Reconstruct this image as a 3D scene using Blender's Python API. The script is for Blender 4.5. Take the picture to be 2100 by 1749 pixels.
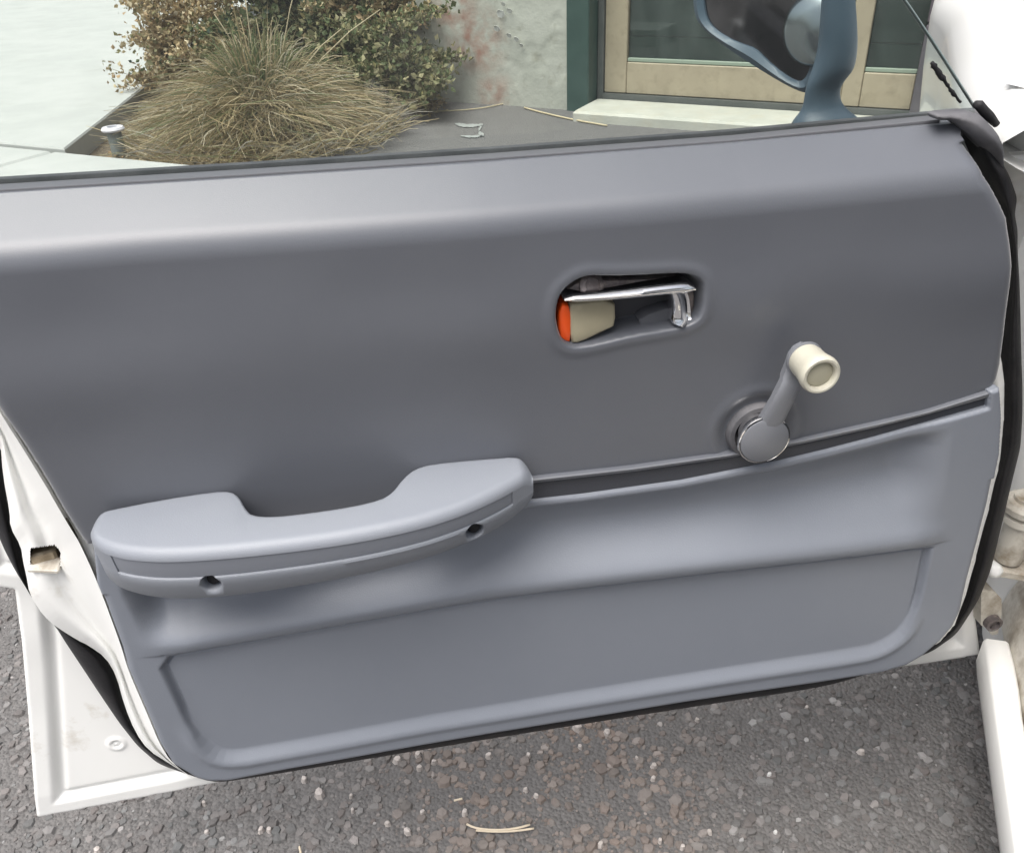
import bpy, math, random
import numpy as np
from mathutils import Vector, Matrix
random.seed(7); rng = np.random.default_rng(7)
for o in list(bpy.data.objects): bpy.data.objects.remove(o)
S = bpy.context.scene
COL = S.collection

# ------------------------------------------------------------------ camera
W, H, F = 2100.0, 1749.0, 1750.0
CAM = np.array((0.0, -0.63, 1.08))
_p, _h, _r = math.radians(32), math.radians(7.5), math.radians(2.6)
FW = np.array([math.sin(_h)*math.cos(_p), math.cos(_h)*math.cos(_p), -math.sin(_p)])
_rt = np.array([math.cos(_h), -math.sin(_h), 0]); _up = np.cross(_rt, FW)
RT = math.cos(_r)*_rt - math.sin(_r)*_up
UP = math.cos(_r)*_up + math.sin(_r)*_rt
cd = bpy.data.cameras.new('Camera'); cam = bpy.data.objects.new('Camera', cd); COL.objects.link(cam)
cd.sensor_fit = 'HORIZONTAL'; cd.sensor_width = 36; cd.lens = 36*F/W
cd.clip_start = 0.02; cd.clip_end = 500
cam.matrix_world = Matrix(((RT[0], UP[0], -FW[0], CAM[0]), (RT[1], UP[1], -FW[1], CAM[1]),
                           (RT[2], UP[2], -FW[2], CAM[2]), (0, 0, 0, 1)))
S.camera = cam

# ------------------------------------------------------------------ world, sun, exposure
SUN_EL, SUN_AZ = math.radians(68), math.radians(-128)     # azimuth: clockwise from +Y
w = bpy.data.worlds.new('World'); S.world = w; w.use_nodes = True
nt = w.node_tree; bgn = nt.nodes['Background']
sk = nt.nodes.new('ShaderNodeTexSky'); sk.sky_type = 'NISHITA'; sk.sun_disc = False
sk.sun_elevation = SUN_EL; sk.sun_rotation = SUN_AZ
sk.air_density = 1.0; sk.dust_density = 6.0; sk.ozone_density = 1.0
hs = nt.nodes.new('ShaderNodeHueSaturation'); hs.inputs['Saturation'].default_value = 0.42
nt.links.new(sk.outputs[0], hs.inputs['Color']); nt.links.new(hs.outputs[0], bgn.inputs['Color'])
bgn.inputs['Strength'].default_value = 0.10
sl = bpy.data.lights.new('Sun', 'SUN'); sl.energy = 1.5; sl.angle = math.radians(50); sl.color = (1, .97, .93)
so = bpy.data.objects.new('Sun', sl); COL.objects.link(so)
sd = Vector((math.sin(SUN_AZ)*math.cos(SUN_EL), math.cos(SUN_AZ)*math.cos(SUN_EL), math.sin(SUN_EL)))
so.rotation_euler = sd.to_track_quat('Z', 'Y').to_euler(); so.location = sd*20
S.view_settings.view_transform = 'Standard'; S.view_settings.look = 'None'
S.view_settings.exposure = 1.14; S.view_settings.gamma = 1
S.cycles.caustics_reflective = False; S.cycles.caustics_refractive = False
S.render.engine = 'CYCLES'; S.render.resolution_x = 1024; S.render.resolution_y = 852

# ------------------------------------------------------------------ pixel -> place helpers
def ray(u, v): return FW + RT*(u-W/2)/F - UP*(v-H/2)/F
def onY(u, v, Y=0.0): d = ray(u, v); return CAM + d*(Y-CAM[1])/d[1]
def onZ(u, v, Z=0.0): d = ray(u, v); return CAM + d*(Z-CAM[2])/d[2]
def XZ(pts, Y=0.0): return np.array([[onY(u, v, Y)[0], onY(u, v, Y)[2]] for u, v in pts])
def P3(pts, Y=0.0): return [onY(u, v, Y) for u, v in pts]
def resample(pts, n):
    pts = np.array(pts, float); d = np.r_[0, np.cumsum(np.linalg.norm(np.diff(pts, axis=0), axis=1))]
    t = np.linspace(0, d[-1], n); return np.stack([np.interp(t, d, pts[:, k]) for k in range(pts.shape[1])], 1)
def smooth_line(pts, n=60, it=3):
    p = np.array(pts, float)
    for _ in range(it):                       # Chaikin, ends kept
        q = [p[0]]
        for a, b in zip(p[:-1], p[1:]): q += [a*.75+b*.25, a*.25+b*.75]
        q.append(p[-1]); p = np.array(q)
    return resample(p, n)
def smooth_loop(pts, it=2):
    p = np.array(pts, float)
    for _ in range(it):
        n = np.roll(p, -1, 0); p = np.stack([p*.75+n*.25, p*.25+n*.75], 1).reshape(-1, p.shape[1])
    return p
def sstep(a, b, x): t = np.clip((x-a)/(b-a), 0, 1); return t*t*(3-2*t)
def seg_dist(px, pz, line, closed=False):
    L = np.vstack([line, line[:1]]) if closed else line
    best = np.full(px.shape, 1e9); bx = np.zeros_like(px); bz = np.zeros_like(pz)
    for a, b in zip(L[:-1], L[1:]):
        d = b-a; l2 = d@d
        if l2 < 1e-14: continue
        t = np.clip(((px-a[0])*d[0]+(pz-a[1])*d[1])/l2, 0, 1)
        qx, qz = a[0]+t*d[0], a[1]+t*d[1]; dd = (px-qx)**2+(pz-qz)**2
        m = dd < best; best = np.where(m, dd, best); bx = np.where(m, qx, bx); bz = np.where(m, qz, bz)
    return np.sqrt(best), bx, bz
def inside(px, pz, poly):
    r = np.zeros(px.shape, bool); n = len(poly)
    for i in range(n):
        a, b = poly[i], poly[(i+1) % n]
        if a[1] == b[1]: continue
        c = (a[1] > pz) != (b[1] > pz)
        r ^= c & (px < (b[0]-a[0])*(pz-a[1])/(b[1]-a[1])+a[0])
    return r
def sdist(px, pz, poly):                       # positive inside
    d, _, _ = seg_dist(px, pz, poly, True); return np.where(inside(px, pz, poly), d, -d)

# ------------------------------------------------------------------ objects
def link(name, me, mat, parent=None, smooth=True):
    o = bpy.data.objects.new(name, me); COL.objects.link(o)
    if mat is not None: me.materials.append(mat)
    if smooth: me.polygons.foreach_set('use_smooth', [True]*len(me.polygons))
    if parent is not None:
        o.parent = parent
        o.matrix_parent_inverse = Matrix.Translation(parent.location).inverted()
    return o
def mk(name, verts, faces, mat, parent=None, smooth=True):
    me = bpy.data.meshes.new(name)
    me.from_pydata([tuple(map(float, v)) for v in verts], [], [tuple(map(int, f)) for f in faces]); me.update()
    return link(name, me, mat, parent, smooth)
def thing(name, loc, label, cat, group=None):
    o = bpy.data.objects.new(name, None); COL.objects.link(o); o.location = loc; o.empty_display_size = .05
    return tag(o, label, cat, group)
def tag(o, label=None, cat=None, group=None, kind=None):
    if label: o['label'] = label
    if cat: o['category'] = cat
    if group: o['group'] = group
    if kind: o['kind'] = kind
    return o
class MB:
    def __init__(s): s.v = []; s.f = []
    def add(s, v, f):
        k = len(s.v); s.v += [tuple(map(float, a)) for a in v]; s.f += [tuple(int(i)+k for i in q) for q in f]; return s
    def loft(s, secs, closed=True, cap=True):
        n = len(secs[0]); m = len(secs); v = [p for q in secs for p in q]; f = []
        for i in range(m-1):
            for j in range(n if closed else n-1):
                a = i*n+j; b = i*n+(j+1) % n; f.append((a, b, b+n, a+n))
        if cap and closed: f.append(tuple(range(n))[::-1]); f.append(tuple(range((m-1)*n, m*n)))
        return s.add(v, f)
    def box(s, o, ax, ay, az, bev=0.0):         # o centre, half-axis vectors; chamfered when bev>0
        o, ax, ay, az = map(np.array, (o, ax, ay, az))
        lz = np.linalg.norm(az); lx = np.linalg.norm(ax); ly = np.linalg.norm(ay)
        def ring(k, q):
            cx, cy = 1-q/lx, 1-q/ly; bx, by = (q+bev)/lx, (q+bev)/ly
            pts = [(cx, 1-by), (1-bx, cy), (-1+bx, cy), (-cx, 1-by), (-cx, -1+by), (-1+bx, -cy), (1-bx, -cy), (cx, -1+by)]
            return [o+ax*a+ay*b+az*k for a, b in pts]
        if bev <= 0:
            v = [o+ax*a+ay*b+az*c for c in (-1, 1) for a, b in ((-1, -1), (1, -1), (1, 1), (-1, 1))]
            return s.add(v, [(3, 2, 1, 0), (4, 5, 6, 7), (0, 1, 5, 4), (1, 2, 6, 5), (2, 3, 7, 6), (3, 0, 4, 7)])
        return s.loft([ring(-1, bev), ring(-1+bev/lz, 0), ring(1-bev/lz, 0), ring(1, bev)])
    def tube(s, path, rad, n=8):
        path = [np.array(p, float) for p in path]; secs = []; prev = None
        for i, p in enumerate(path):
            d = path[min(i+1, len(path)-1)]-path[max(i-1, 0)]; d = d/np.linalg.norm(d)
            a = np.array((0, 0, 1.)) if prev is None else prev
            if abs(a@d) > .95: a = np.array((1., 0, 0))
            x = np.cross(a, d); x /= np.linalg.norm(x); y = np.cross(d, x); prev = y
            r = rad[i] if hasattr(rad, '__len__') else rad
            secs.append([p+r*(math.cos(t)*x+math.sin(t)*y) for t in np.linspace(0, 2*math.pi, n, endpoint=False)])
        return s.loft(secs)
    def lathe(s, c, axis, prof, n=40):          # prof: (radius, along axis)
        c = np.array(c, float); d = np.array(axis, float); d /= np.linalg.norm(d)
        a = np.array((0, 0, 1.)) if abs(d[2]) < .9 else np.array((1., 0, 0))
        x = np.cross(a, d); x /= np.linalg.norm(x); y = np.cross(d, x)
        return s.loft([[c+d*h+max(r, 1e-5)*(math.cos(t)*x+math.sin(t)*y) for t in np.linspace(0, 2*math.pi, n, endpoint=False)] for r, h in prof])
    def prism(s, poly, ext, bev=0):             # poly: 3D loop, ext: vector
        poly = [np.array(p, float) for p in poly]; e = np.array(ext, float)
        return s.loft([poly, [p+e for p in poly]])
    def make(s, name, mat, parent=None, smooth=True, auto=None):
        o = mk(name, s.v, s.f, mat, parent, smooth)
        if auto is not None:
            o.data.update(); sharp(o.data, auto)
        return o
def sharp(me, deg):                             # mark sharp edges by angle
    import bmesh
    bm = bmesh.new(); bm.from_mesh(me); c = math.radians(deg)
    bmesh.ops.recalc_face_normals(bm, faces=bm.faces)
    for e in bm.edges:
        if len(e.link_faces) == 2 and e.calc_face_angle(0) > c: e.smooth = False
    bm.to_mesh(me); bm.free()

def relief(name, poly, yfun, mat, parent=None, res=.0016, skirt=.01, cut=None):
    """A moulded sheet in the door's plane: outline poly in (x,z), surface y=yfun(x,z,edge distance), rim walls going back."""
    x0, z0 = poly.min(0)-res; x1, z1 = poly.max(0)+res
    nx, nz = int((x1-x0)/res)+1, int((z1-z0)/res)+1
    gx, gz = np.meshgrid(x0+np.arange(nx+1)*res, z0+np.arange(nz+1)*res, indexing='ij')
    cx, cz = gx[:-1, :-1]+res/2, gz[:-1, :-1]+res/2
    sel = inside(cx, cz, poly)
    if cut is not None: sel &= ~inside(cx, cz, cut)
    pad = np.pad(sel, 1); cnt = pad[:-1, :-1].astype(int)+pad[1:, :-1]+pad[:-1, 1:]+pad[1:, 1:]
    used = cnt > 0; bnd = used & (cnt < 4)
    d, bx, bz = seg_dist(gx, gz, poly, True)
    if cut is not None:
        d2, cxx, czz = seg_dist(gx, gz, cut, True); m = d2 < d
        bx = np.where(m, cxx, bx); bz = np.where(m, czz, bz)
    gx = np.where(bnd, bx, gx); gz = np.where(bnd, bz, gz); d = np.where(bnd, 0, d)
    Y = yfun(gx, gz, d)
    idx = -np.ones(used.shape, int); idx[used] = np.arange(used.sum())
    V = np.stack([gx[used], Y[used], gz[used]], 1)
    i, j = np.nonzero(sel)
    Fc = np.stack([idx[i, j], idx[i+1, j], idx[i+1, j+1], idx[i, j+1]], 1)
    # rim
    e = []
    sp = pad
    for (di, dj, a, b) in ((0, -1, (0, 0), (1, 0)), (1, 0, (1, 0), (1, 1)), (0, 1, (1, 1), (0, 1)), (-1, 0, (0, 1), (0, 0))):
        nb = sp[1+di:1+di+sel.shape[0], 1+dj:1+dj+sel.shape[1]]
        ii, jj = np.nonzero(sel & ~nb)
        e.append(np.stack([idx[ii+a[0], jj+a[1]], idx[ii+b[0], jj+b[1]]], 1))
    e = np.vstack(e)
    uq, inv = np.unique(e, return_inverse=True); inv = inv.reshape(e.shape)
    n0 = len(V); top = V[uq]; bot = top.copy(); bot[:, 1] += skirt
    V = np.vstack([V, top, bot]); k = len(uq)
    Fs = np.stack([n0+inv[:, 1], n0+inv[:, 0], n0+k+inv[:, 0], n0+k+inv[:, 1]], 1)
    me = bpy.data.meshes.new(name); me.from_pydata(V.tolist(), [], np.vstack([Fc, Fs]).tolist()); me.update()
    return link(name, me, mat, parent)
def rnd_edge(d, r):                             # set-back of a rounded edge of radius r
    q = np.clip(1-d/r, 0, 1); return r*(1-np.sqrt(np.clip(1-q*q, 0, 1)))
def vnoise(x, z, f, seed=0):                    # smooth value noise
    r = np.random.default_rng(seed); n = 64; g = r.random((n, n))*2-1
    a, b = x*f+17.3, z*f+9.1; i = np.floor(a).astype(int); j = np.floor(b).astype(int)
    u, v = a-i, b-j; u = u*u*(3-2*u); v = v*v*(3-2*v)
    G = lambda p, q: g[p % n, q % n]
    return (G(i, j)*(1-u)+G(i+1, j)*u)*(1-v)+(G(i, j+1)*(1-u)+G(i+1, j+1)*u)*v

# ------------------------------------------------------------------ materials
def mat(name, col, rough=.5, metal=0, spec=.5, var=None, vscale=8, bump=0, bscale=300, var2=None, v2scale=2, v2lo=.5, v2hi=.7, coat=0, attr=None, detail=4):
    m = bpy.data.materials.new(name); m.use_nodes = True; t = m.node_tree; b = t.nodes['Principled BSDF']
    N = t.nodes.new; L = t.links.new
    b.inputs['Roughness'].default_value = rough; b.inputs['Metallic'].default_value = metal
    b.inputs['Specular IOR Level'].default_value = spec; b.inputs['Coat Weight'].default_value = coat; b.inputs['Coat Roughness'].default_value = .3 if coat > .4 else .05
    geo = N('ShaderNodeTexCoord')
    def noise(sc, de=4, ro=.55):
        n = N('ShaderNodeTexNoise'); n.inputs['Scale'].default_value = sc; n.inputs['Detail'].default_value = de
        n.inputs['Roughness'].default_value = ro; L(geo.outputs['Object'], n.inputs['Vector']); return n.outputs['Fac']
    def mix(f, a, c):
        x = N('ShaderNodeMix'); x.data_type = 'RGBA'
        if hasattr(f, 'is_linked'): L(f, x.inputs[0])
        else: x.inputs[0].default_value = f
        for s, k in ((a, 6), (c, 7)):
            if hasattr(s, 'is_linked'): L(s, x.inputs[k])
            else: x.inputs[k].default_value = (*s, 1)
        return x.outputs[2]
    def ramp(f, lo, hi):
        r = N('ShaderNodeMapRange'); L(f, r.inputs[0]); r.inputs[1].default_value = lo; r.inputs[2].default_value = hi; return r.outputs[0]
    c = col
    if attr:
        a = N('ShaderNodeAttribute'); a.attribute_name = attr; c = a.outputs['Color']
    if var is not None: c = mix(ramp(noise(vscale, detail), .35, .65), c, var)
    if var2 is not None: c = mix(ramp(noise(v2scale, 6, .65), v2lo, v2hi), c, var2)
    if hasattr(c, 'is_linked'): L(c, b.inputs['Base Color'])
    else: b.inputs['Base Color'].default_value = (*c, 1)
    if bump:
        bp = N('ShaderNodeBump'); bp.inputs['Strength'].default_value = 1; bp.inputs['Distance'].default_value = bump
        L(noise(bscale, 3, .6), bp.inputs['Height']); L(bp.outputs[0], b.inputs['Normal'])
    return m
M = {}
M['vinyl'] = mat('vinyl_grey', (.104, .111, .129), .41, spec=.75, var=(.110, .117, .134), vscale=6, bump=.00010, bscale=1100)
for k_, v_ in (('Sheen Weight', .35), ('Sheen Roughness', .35)): M['vinyl'].node_tree.nodes['Principled BSDF'].inputs[k_].default_value = v_   # sheen added to brighten the shoulder where seen at grazing angles
M['plastic'] = mat('plastic_grey', (.205, .222, .258), .46, spec=.5, var=(.218, .235, .27), vscale=5, bump=.00018, bscale=900)
M['armrest'] = mat('armrest_grey', (.225, .241, .275), .5, spec=.55, var=(.24, .256, .288), vscale=9, bump=.0002, bscale=900)
M['strip'] = mat('dark_strip', (.052, .055, .066), .5, bump=.0002, bscale=700)
M['paint'] = mat('white_paint', (.84, .84, .815), .35, var=(.87, .87, .85), vscale=5, var2=(.50, .45, .36), v2scale=9, v2lo=.60, v2hi=.78, bump=.00015, bscale=60)
M['paint2'] = mat('white_paint_dirty_shaded', (.58, .55, .48), .5, var=(.66, .63, .57), vscale=8, var2=(.26, .21, .15), v2scale=22, v2lo=.45, v2hi=.68, bump=.0004, bscale=90)  # grimy white paint; its grey tone also serves as shade on the sill panel
M['body'] = mat('white_body', (.80, .80, .79), .25, coat=.3, var=(.78, .78, .76), vscale=3)
M['rubber'] = mat('black_rubber', (.014, .014, .016), .6, spec=.3, var=(.024, .023, .025), vscale=30, bump=.0006, bscale=160)
M['rubber2'] = mat('grey_rubber', (.09, .09, .098), .65, spec=.35, var=(.15, .147, .155), vscale=25, bump=.0008, bscale=90)
M['belt'] = mat('belt_grey', (.12, .122, .132), .5, bump=.0002, bscale=200)
M['black'] = mat('dark_void', (.01, .01, .012), .8)
M['chrome'] = mat('chrome', (.86, .86, .87), .07, metal=1, bump=.0002, bscale=90)
M['rust'] = mat('old_metal', (.19, .17, .17), .45, metal=.3, var=(.10, .085, .085), vscale=50, var2=(.34, .29, .26), v2scale=70, bump=.0006, bscale=180)
M['tan'] = mat('tan_plastic', (.40, .36, .25), .4, var=(.36, .325, .225), vscale=40)
M['orange'] = mat('orange_paint', (.90, .10, .012), .35)
M['cream'] = mat('cream_plastic', (.52, .50, .415), .38, var=(.48, .46, .385), vscale=60, bump=.0002, bscale=150)
M['creamdk'] = mat('cream_cap', (.40, .38, .29), .5)
M['satin'] = mat('satin_grey_metal', (.21, .218, .24), .42, metal=.25, bump=.0001, bscale=500)
M['navy'] = mat('blue_grey_plastic', (.060, .092, .125), .42, var=(.07, .105, .14), vscale=20, bump=.0002, bscale=300)
M['mirror'] = mat('mirror_glass', (.19, .18, .19), .06, metal=1, var=(.10, .095, .10), vscale=30, detail=8)
M['convex'] = mat('convex_mirror', (.36, .40, .41), .22, metal=1)
M['latch'] = mat('latch_tan', (.45, .38, .27), .5, var=(.22, .17, .11), vscale=80)
M['asphalt'] = None

def glassmat(name, tint, haze, hazecol):
    m = bpy.data.materials.new(name); m.use_nodes = True; t = m.node_tree; t.nodes.clear(); N = t.nodes.new; L = t.links.new
    out = N('ShaderNodeOutputMaterial'); tr = N('ShaderNodeBsdfTransparent'); tr.inputs[0].default_value = (*tint, 1)
    gl = N('ShaderNodeBsdfGlossy'); gl.inputs['Roughness'].default_value = .02
    df = N('ShaderNodeBsdfDiffuse'); df.inputs[0].default_value = (*hazecol, 1)
    lw = N('ShaderNodeFresnel'); lw.inputs['IOR'].default_value = 1.45
    tc = N('ShaderNodeTexCoord'); nz = N('ShaderNodeTexNoise'); nz.inputs['Scale'].default_value = 9; nz.inputs['Detail'].default_value = 8
    mp = N('ShaderNodeMapping'); mp.inputs['Scale'].default_value = (1.6, 1, .5); L(tc.outputs['Object'], mp.inputs[0]); L(mp.outputs[0], nz.inputs['Vector'])
    r = N('ShaderNodeMapRange'); L(nz.outputs['Fac'], r.inputs[0]); r.inputs[1].default_value = .3; r.inputs[2].default_value = .8
    r.inputs[3].default_value = haze*.6; r.inputs[4].default_value = haze*1.6
    a = N('ShaderNodeMixShader'); L(r.outputs[0], a.inputs[0]); L(tr.outputs[0], a.inputs[1]); L(df.outputs[0], a.inputs[2])
    b = N('ShaderNodeMixShader'); L(lw.outputs[0], b.inputs[0]); L(a.outputs[0], b.inputs[1]); L(gl.outputs[0], b.inputs[2])
    L(b.outputs[0], out.inputs[0]); return m
M['glass'] = glassmat('car_glass', (.84, .91, .885), .035, (.75, .8, .78))
M['wglass'] = glassmat('house_glass', (.75, .82, .80), .05, (.5, .55, .53))

# ================================================================== SETTING
# ground ------------------------------------------------------------
def asphalt():
    m = bpy.data.materials.new('asphalt'); m.use_nodes = True; t = m.node_tree; b = t.nodes['Principled BSDF']; N = t.nodes.new; L = t.links.new
    tc = N('ShaderNodeTexCoord')
    vo = N('ShaderNodeTexVoronoi'); vo.inputs['Scale'].default_value = 190; L(tc.outputs['Object'], vo.inputs['Vector'])
    n1 = N('ShaderNodeTexNoise'); n1.inputs['Scale'].default_value = 2.2; n1.inputs['Detail'].default_value = 7; L(tc.outputs['Object'], n1.inputs['Vector'])
    cr = N('ShaderNodeValToRGB'); e = cr.color_ramp.elements; e[0].position = 0; e[0].color = (.105, .101, .099, 1); e[1].position = 1; e[1].color = (.17, .163, .159, 1)
    sp = N('ShaderNodeSeparateColor'); L(vo.outputs['Color'], sp.inputs[0]); L(sp.outputs[0], cr.inputs[0])
    mx = N('ShaderNodeMix'); mx.data_type = 'RGBA'; L(n1.outputs['Fac'], mx.inputs[0]); mx.inputs[6].default_value = (.115, .110, .107, 1); L(cr.outputs[0], mx.inputs[7])
    L(mx.outputs[2], b.inputs['Base Color']); b.inputs['Roughness'].default_value = .85
    bp = N('ShaderNodeBump'); bp.inputs['Distance'].default_value = .003; L(vo.outputs['Distance'], bp.inputs['Height']); bp.invert = True; L(bp.outputs[0], b.inputs['Normal'])
    return m
M['asphalt'] = asphalt()
G = 90
gr = mk('ground', [(-G, -G, 0), (G, -G, 0), (G, G, 0), (-G, G, 0)], [(0, 1, 2, 3)], M['asphalt'], smooth=False); tag(gr, 'worn dark grey asphalt parking surface with loose grit', kind='structure')

# embedded stones of the near asphalt: real chips, two size classes
def chip(n):
    v = [(0, 0, .62), (0, 0, -.4)] + [(math.cos(a), math.sin(a), random.uniform(-.05, .25)) for a in np.linspace(0, 2*math.pi, n, endpoint=False)]
    f = [(0, 2+i, 2+(i+1) % n) for i in range(n)]
    return np.array(v), f
def stain(x, y):                                # reddish dust drift on the asphalt
    c = onZ(1130, 1560); q = ((x-c[0])/.20)**2+((y-c[1])/.26)**2
    return np.exp(-q*1.1)*(.65+.5*vnoise(x, y, 9, 5))
AS_STONE = mat('asphalt_stone', (.1, .1, .1), .8, attr='col', bump=.0006, bscale=400)
V, Fa, Cc = [], [], []
N_ST = 34000
cnt = 0
for k in range(N_ST):
    x, y = random.uniform(-1.05, 1.15), random.uniform(-.55, 1.0)
    near = y < .75
    s = (.0024+.0080*random.random()**2.6)*(1 if random.random() < .95 else 1.4)
    n = random.choice((5, 6, 6, 7)); a0 = random.random()*6.28; base = len(V); asp = random.uniform(.65, 1); ph = random.random()*3.14
    hh = random.uniform(.18, .55)
    tx, ty = random.uniform(-.3, .3), random.uniform(-.3, .3)
    V.append((x+tx*s, y+ty*s, hh*s))
    ring0, ring1 = [], []
    for i in range(n):
        a = a0+i*6.283/n+random.uniform(-.25, .25); rr = s*random.uniform(.8, 1.1)
        cx_, cy_ = math.cos(a)*rr, math.sin(a)*rr*asp
        px_, py_ = cx_*math.cos(ph)-cy_*math.sin(ph), cx_*math.sin(ph)+cy_*math.cos(ph)
        ring0.append((x+px_*.72+tx*s*.4, y+py_*.72+ty*s*.4, hh*s*random.uniform(.7, .98))); ring1.append((x+px_, y+py_, -.001))
    V += ring0+ring1
    for i in range(n):
        j = (i+1) % n
        Fa.append((base, base+1+i, base+1+j)); Fa.append((base+1+i, base+1+n+i, base+1+n+j, base+1+j))
    g = .105+.085*random.random()**1.4+(.18*random.random() if random.random() < .04 else 0)
    st = float(np.clip(stain(np.array(x), np.array(y)), 0, 1))
    wr = random.uniform(-.004, .012)
    c = np.array((g+wr, g*.985, g*.97-wr*.3))*(1-st*.75)+np.array((.25, .185, .145))*st*.75*random.uniform(.7, 1.2)
    Cc += [(*np.clip(c, 0, 1), 1)]*(1+2*n)
me = bpy.data.meshes.new('asphalt_stones'); me.from_pydata(V, [], Fa); me.update()
ca = me.color_attributes.new('col', 'FLOAT_COLOR', 'POINT'); ca.data.foreach_set('color', np.array(Cc, np.float32).ravel())
o = link('asphalt_stones', me, AS_STONE, gr, smooth=False); tag(o, kind='stuff')

# ---- building frame: s along the wall, n towards the car park, z up
B0 = onZ(1165, 226); BT = np.array([.807, -.5905, 0]); BN = np.array([-.5905, -.807, 0]); BZ = np.array([0, 0, 1.])
def bw(s, n, z): return B0+BT*s+BN*n+BZ*z
def bbox(mb, s0, s1, n0, n1, z0, z1, bev=0):
    return mb.box(bw((s0+s1)/2, (n0+n1)/2, (z0+z1)/2), BT*(s1-s0)/2, BN*(n1-n0)/2, BZ*(z1-z0)/2, bev)
def onW(u, v, n=0.0):
    d = ray(u, v); k = ((B0+BN*n-CAM)@BN)/(d@BN); P = CAM+d*k; return (P-B0)@BT, P[2]

# planting bed soil, walk slabs, kerb
kA, kB = onZ(0, 300, .12), onZ(360, 335, .12)
KT = (kB-kA)/np.linalg.norm(kB-kA); KN = np.array([KT[1], -KT[0], 0])   # KN points to the car
if KN[1] > 0: KN = -KN
eA, eB = onZ(130, 306, .12), onZ(275, 193, .12)                          # walk edge beside the bed
soil = mat('soil', (.10, .075, .05), .95, var=(.17, .13, .085), vscale=30, var2=(.26, .21, .13), v2scale=60, bump=.02, bscale=60)
conc = mat('concrete', (.385, .39, .37), .8, var=(.43, .43, .41), vscale=4, var2=(.34, .345, .315), v2scale=2.5, v2lo=.58, v2hi=.8, bump=.0012, bscale=260)
bl = [eA, kA+KT*1.25, np.array((-.30, 3.75, 0)), np.array((-.08, 4.28, 0)), bw(-.80, .05, 0), bw(-1.75, .05, 0), eB+(eB-eA)*3]
mb = MB(); mb.prism([(p[0], p[1], -.02) for p in bl][::-1], (0, 0, .035))
o = mb.make('planting_bed', soil, smooth=False); tag(o, 'bare brown soil bed under the dry plants by the wall', kind='structure')
walk = bpy.data.objects.new('pavement', None); COL.objects.link(walk); walk.location = (-3, 6, 0); tag(walk, 'pale concrete walk of cast slabs beside the planting bed', kind='structure')
ED = (eB-eA)/np.linalg.norm(eB-eA)
def slab(name, a, b, c, d, top=.12):
    mb = MB(); q = [np.array((*p[:2], -.02)) for p in (a, b, c, d)]; cen = sum(q)/4
    lo = q; hi = [np.array((*p[:2], top-.008)) for p in q]; tp = [np.array((*(p+(cen-p)/np.linalg.norm(cen-p)*.012)[:2], top)) for p in q]
    mb.loft([lo, hi, tp]); return mb.make(name, conc, walk, smooth=False)
e0 = eA+ED*.012
jt = onZ(345, 6, .12); L1 = np.dot(jt-eA, ED)
def wl(s, d): return e0+ED*s-KT*d                      # point s along the edge, d away to the left
slab('slab', wl(0, 0), wl(L1-.01, 0), wl(L1-.01, 7), wl(0, 7))
slab('slab', wl(L1, 0), wl(L1+6, 0), wl(L1+6, 7), wl(L1, 7))
kj = onZ(108, 311, .12); kp = np.dot(kj-kA, KT)
def kl(s, d): return kA+KT*s+KN*d
slab('kerb_block', kl(-5, .006), kl(kp-.012, .006), kl(kp-.012-.05, .46), kl(-5, .46))
slab('kerb_block', kl(kp+.012, .006), kl(kp+1.5, .006), kl(kp+1.5, .46), kl(kp+.012-.05, .46))

# ================================================================== BUILDING
plaster = mat('pale_plaster', (.38, .385, .335), .85, var=(.43, .43, .38), vscale=5, var2=(.28, .275, .225), v2scale=9, v2lo=.55, v2hi=.75, bump=.0025, bscale=45)
def brickstain(m):                                       # a flaking red patch low on the wall, an old paint colour
    t = m.node_tree; b = t.nodes['Principled BSDF']; N = t.nodes.new; L = t.links.new
    src = b.inputs['Base Color'].links[0].from_socket
    geo = N('ShaderNodeNewGeometry'); tot = None
    for (u, v, r, k) in ((975, 85, .24, 1.0), (1012, 195, .17, .75), (935, 25, .2, .9)):
        s, z = onW(u, v); c = bw(s, 0, z)
        d = N('ShaderNodeVectorMath'); d.operation = 'DISTANCE'; L(geo.outputs['Position'], d.inputs[0]); d.inputs[1].default_value = c
        mr = N('ShaderNodeMapRange'); L(d.outputs['Value'], mr.inputs[0]); mr.inputs[1].default_value = r; mr.inputs[2].default_value = r*.25; mr.inputs[4].default_value = k
        if tot is None: tot = mr.outputs[0]
        else:
            a = N('ShaderNodeMath'); a.operation = 'MAXIMUM'; L(tot, a.inputs[0]); L(mr.outputs[0], a.inputs[1]); tot = a.outputs[0]
    nz = N('ShaderNodeTexNoise'); nz.inputs['Scale'].default_value = 11; nz.inputs['Detail'].default_value = 6; L(geo.outputs['Position'], nz.inputs['Vector'])
    mr = N('ShaderNodeMapRange'); L(nz.outputs['Fac'], mr.inputs[0]); mr.inputs[1].default_value = .35; mr.inputs[2].default_value = .6
    mu = N('ShaderNodeMath'); mu.operation = 'MULTIPLY'; L(tot, mu.inputs[0]); L(mr.outputs[0], mu.inputs[1])
    mx = N('ShaderNodeMix'); mx.data_type = 'RGBA'; L(mu.outputs[0], mx.inputs[0]); L(src, mx.inputs[6]); mx.inputs[7].default_value = (.30, .17, .13, 1)
    L(mx.outputs[2], b.inputs['Base Color'])
brickstain(plaster)
greenp = mat('dark_green_paint', (.030, .060, .052), .45, var=(.04, .075, .065), vscale=12, bump=.0008, bscale=40)
greyp = mat('dark_grey_paint', (.07, .078, .074), .6, var=(.095, .10, .095), vscale=10, bump=.001, bscale=40)
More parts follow.
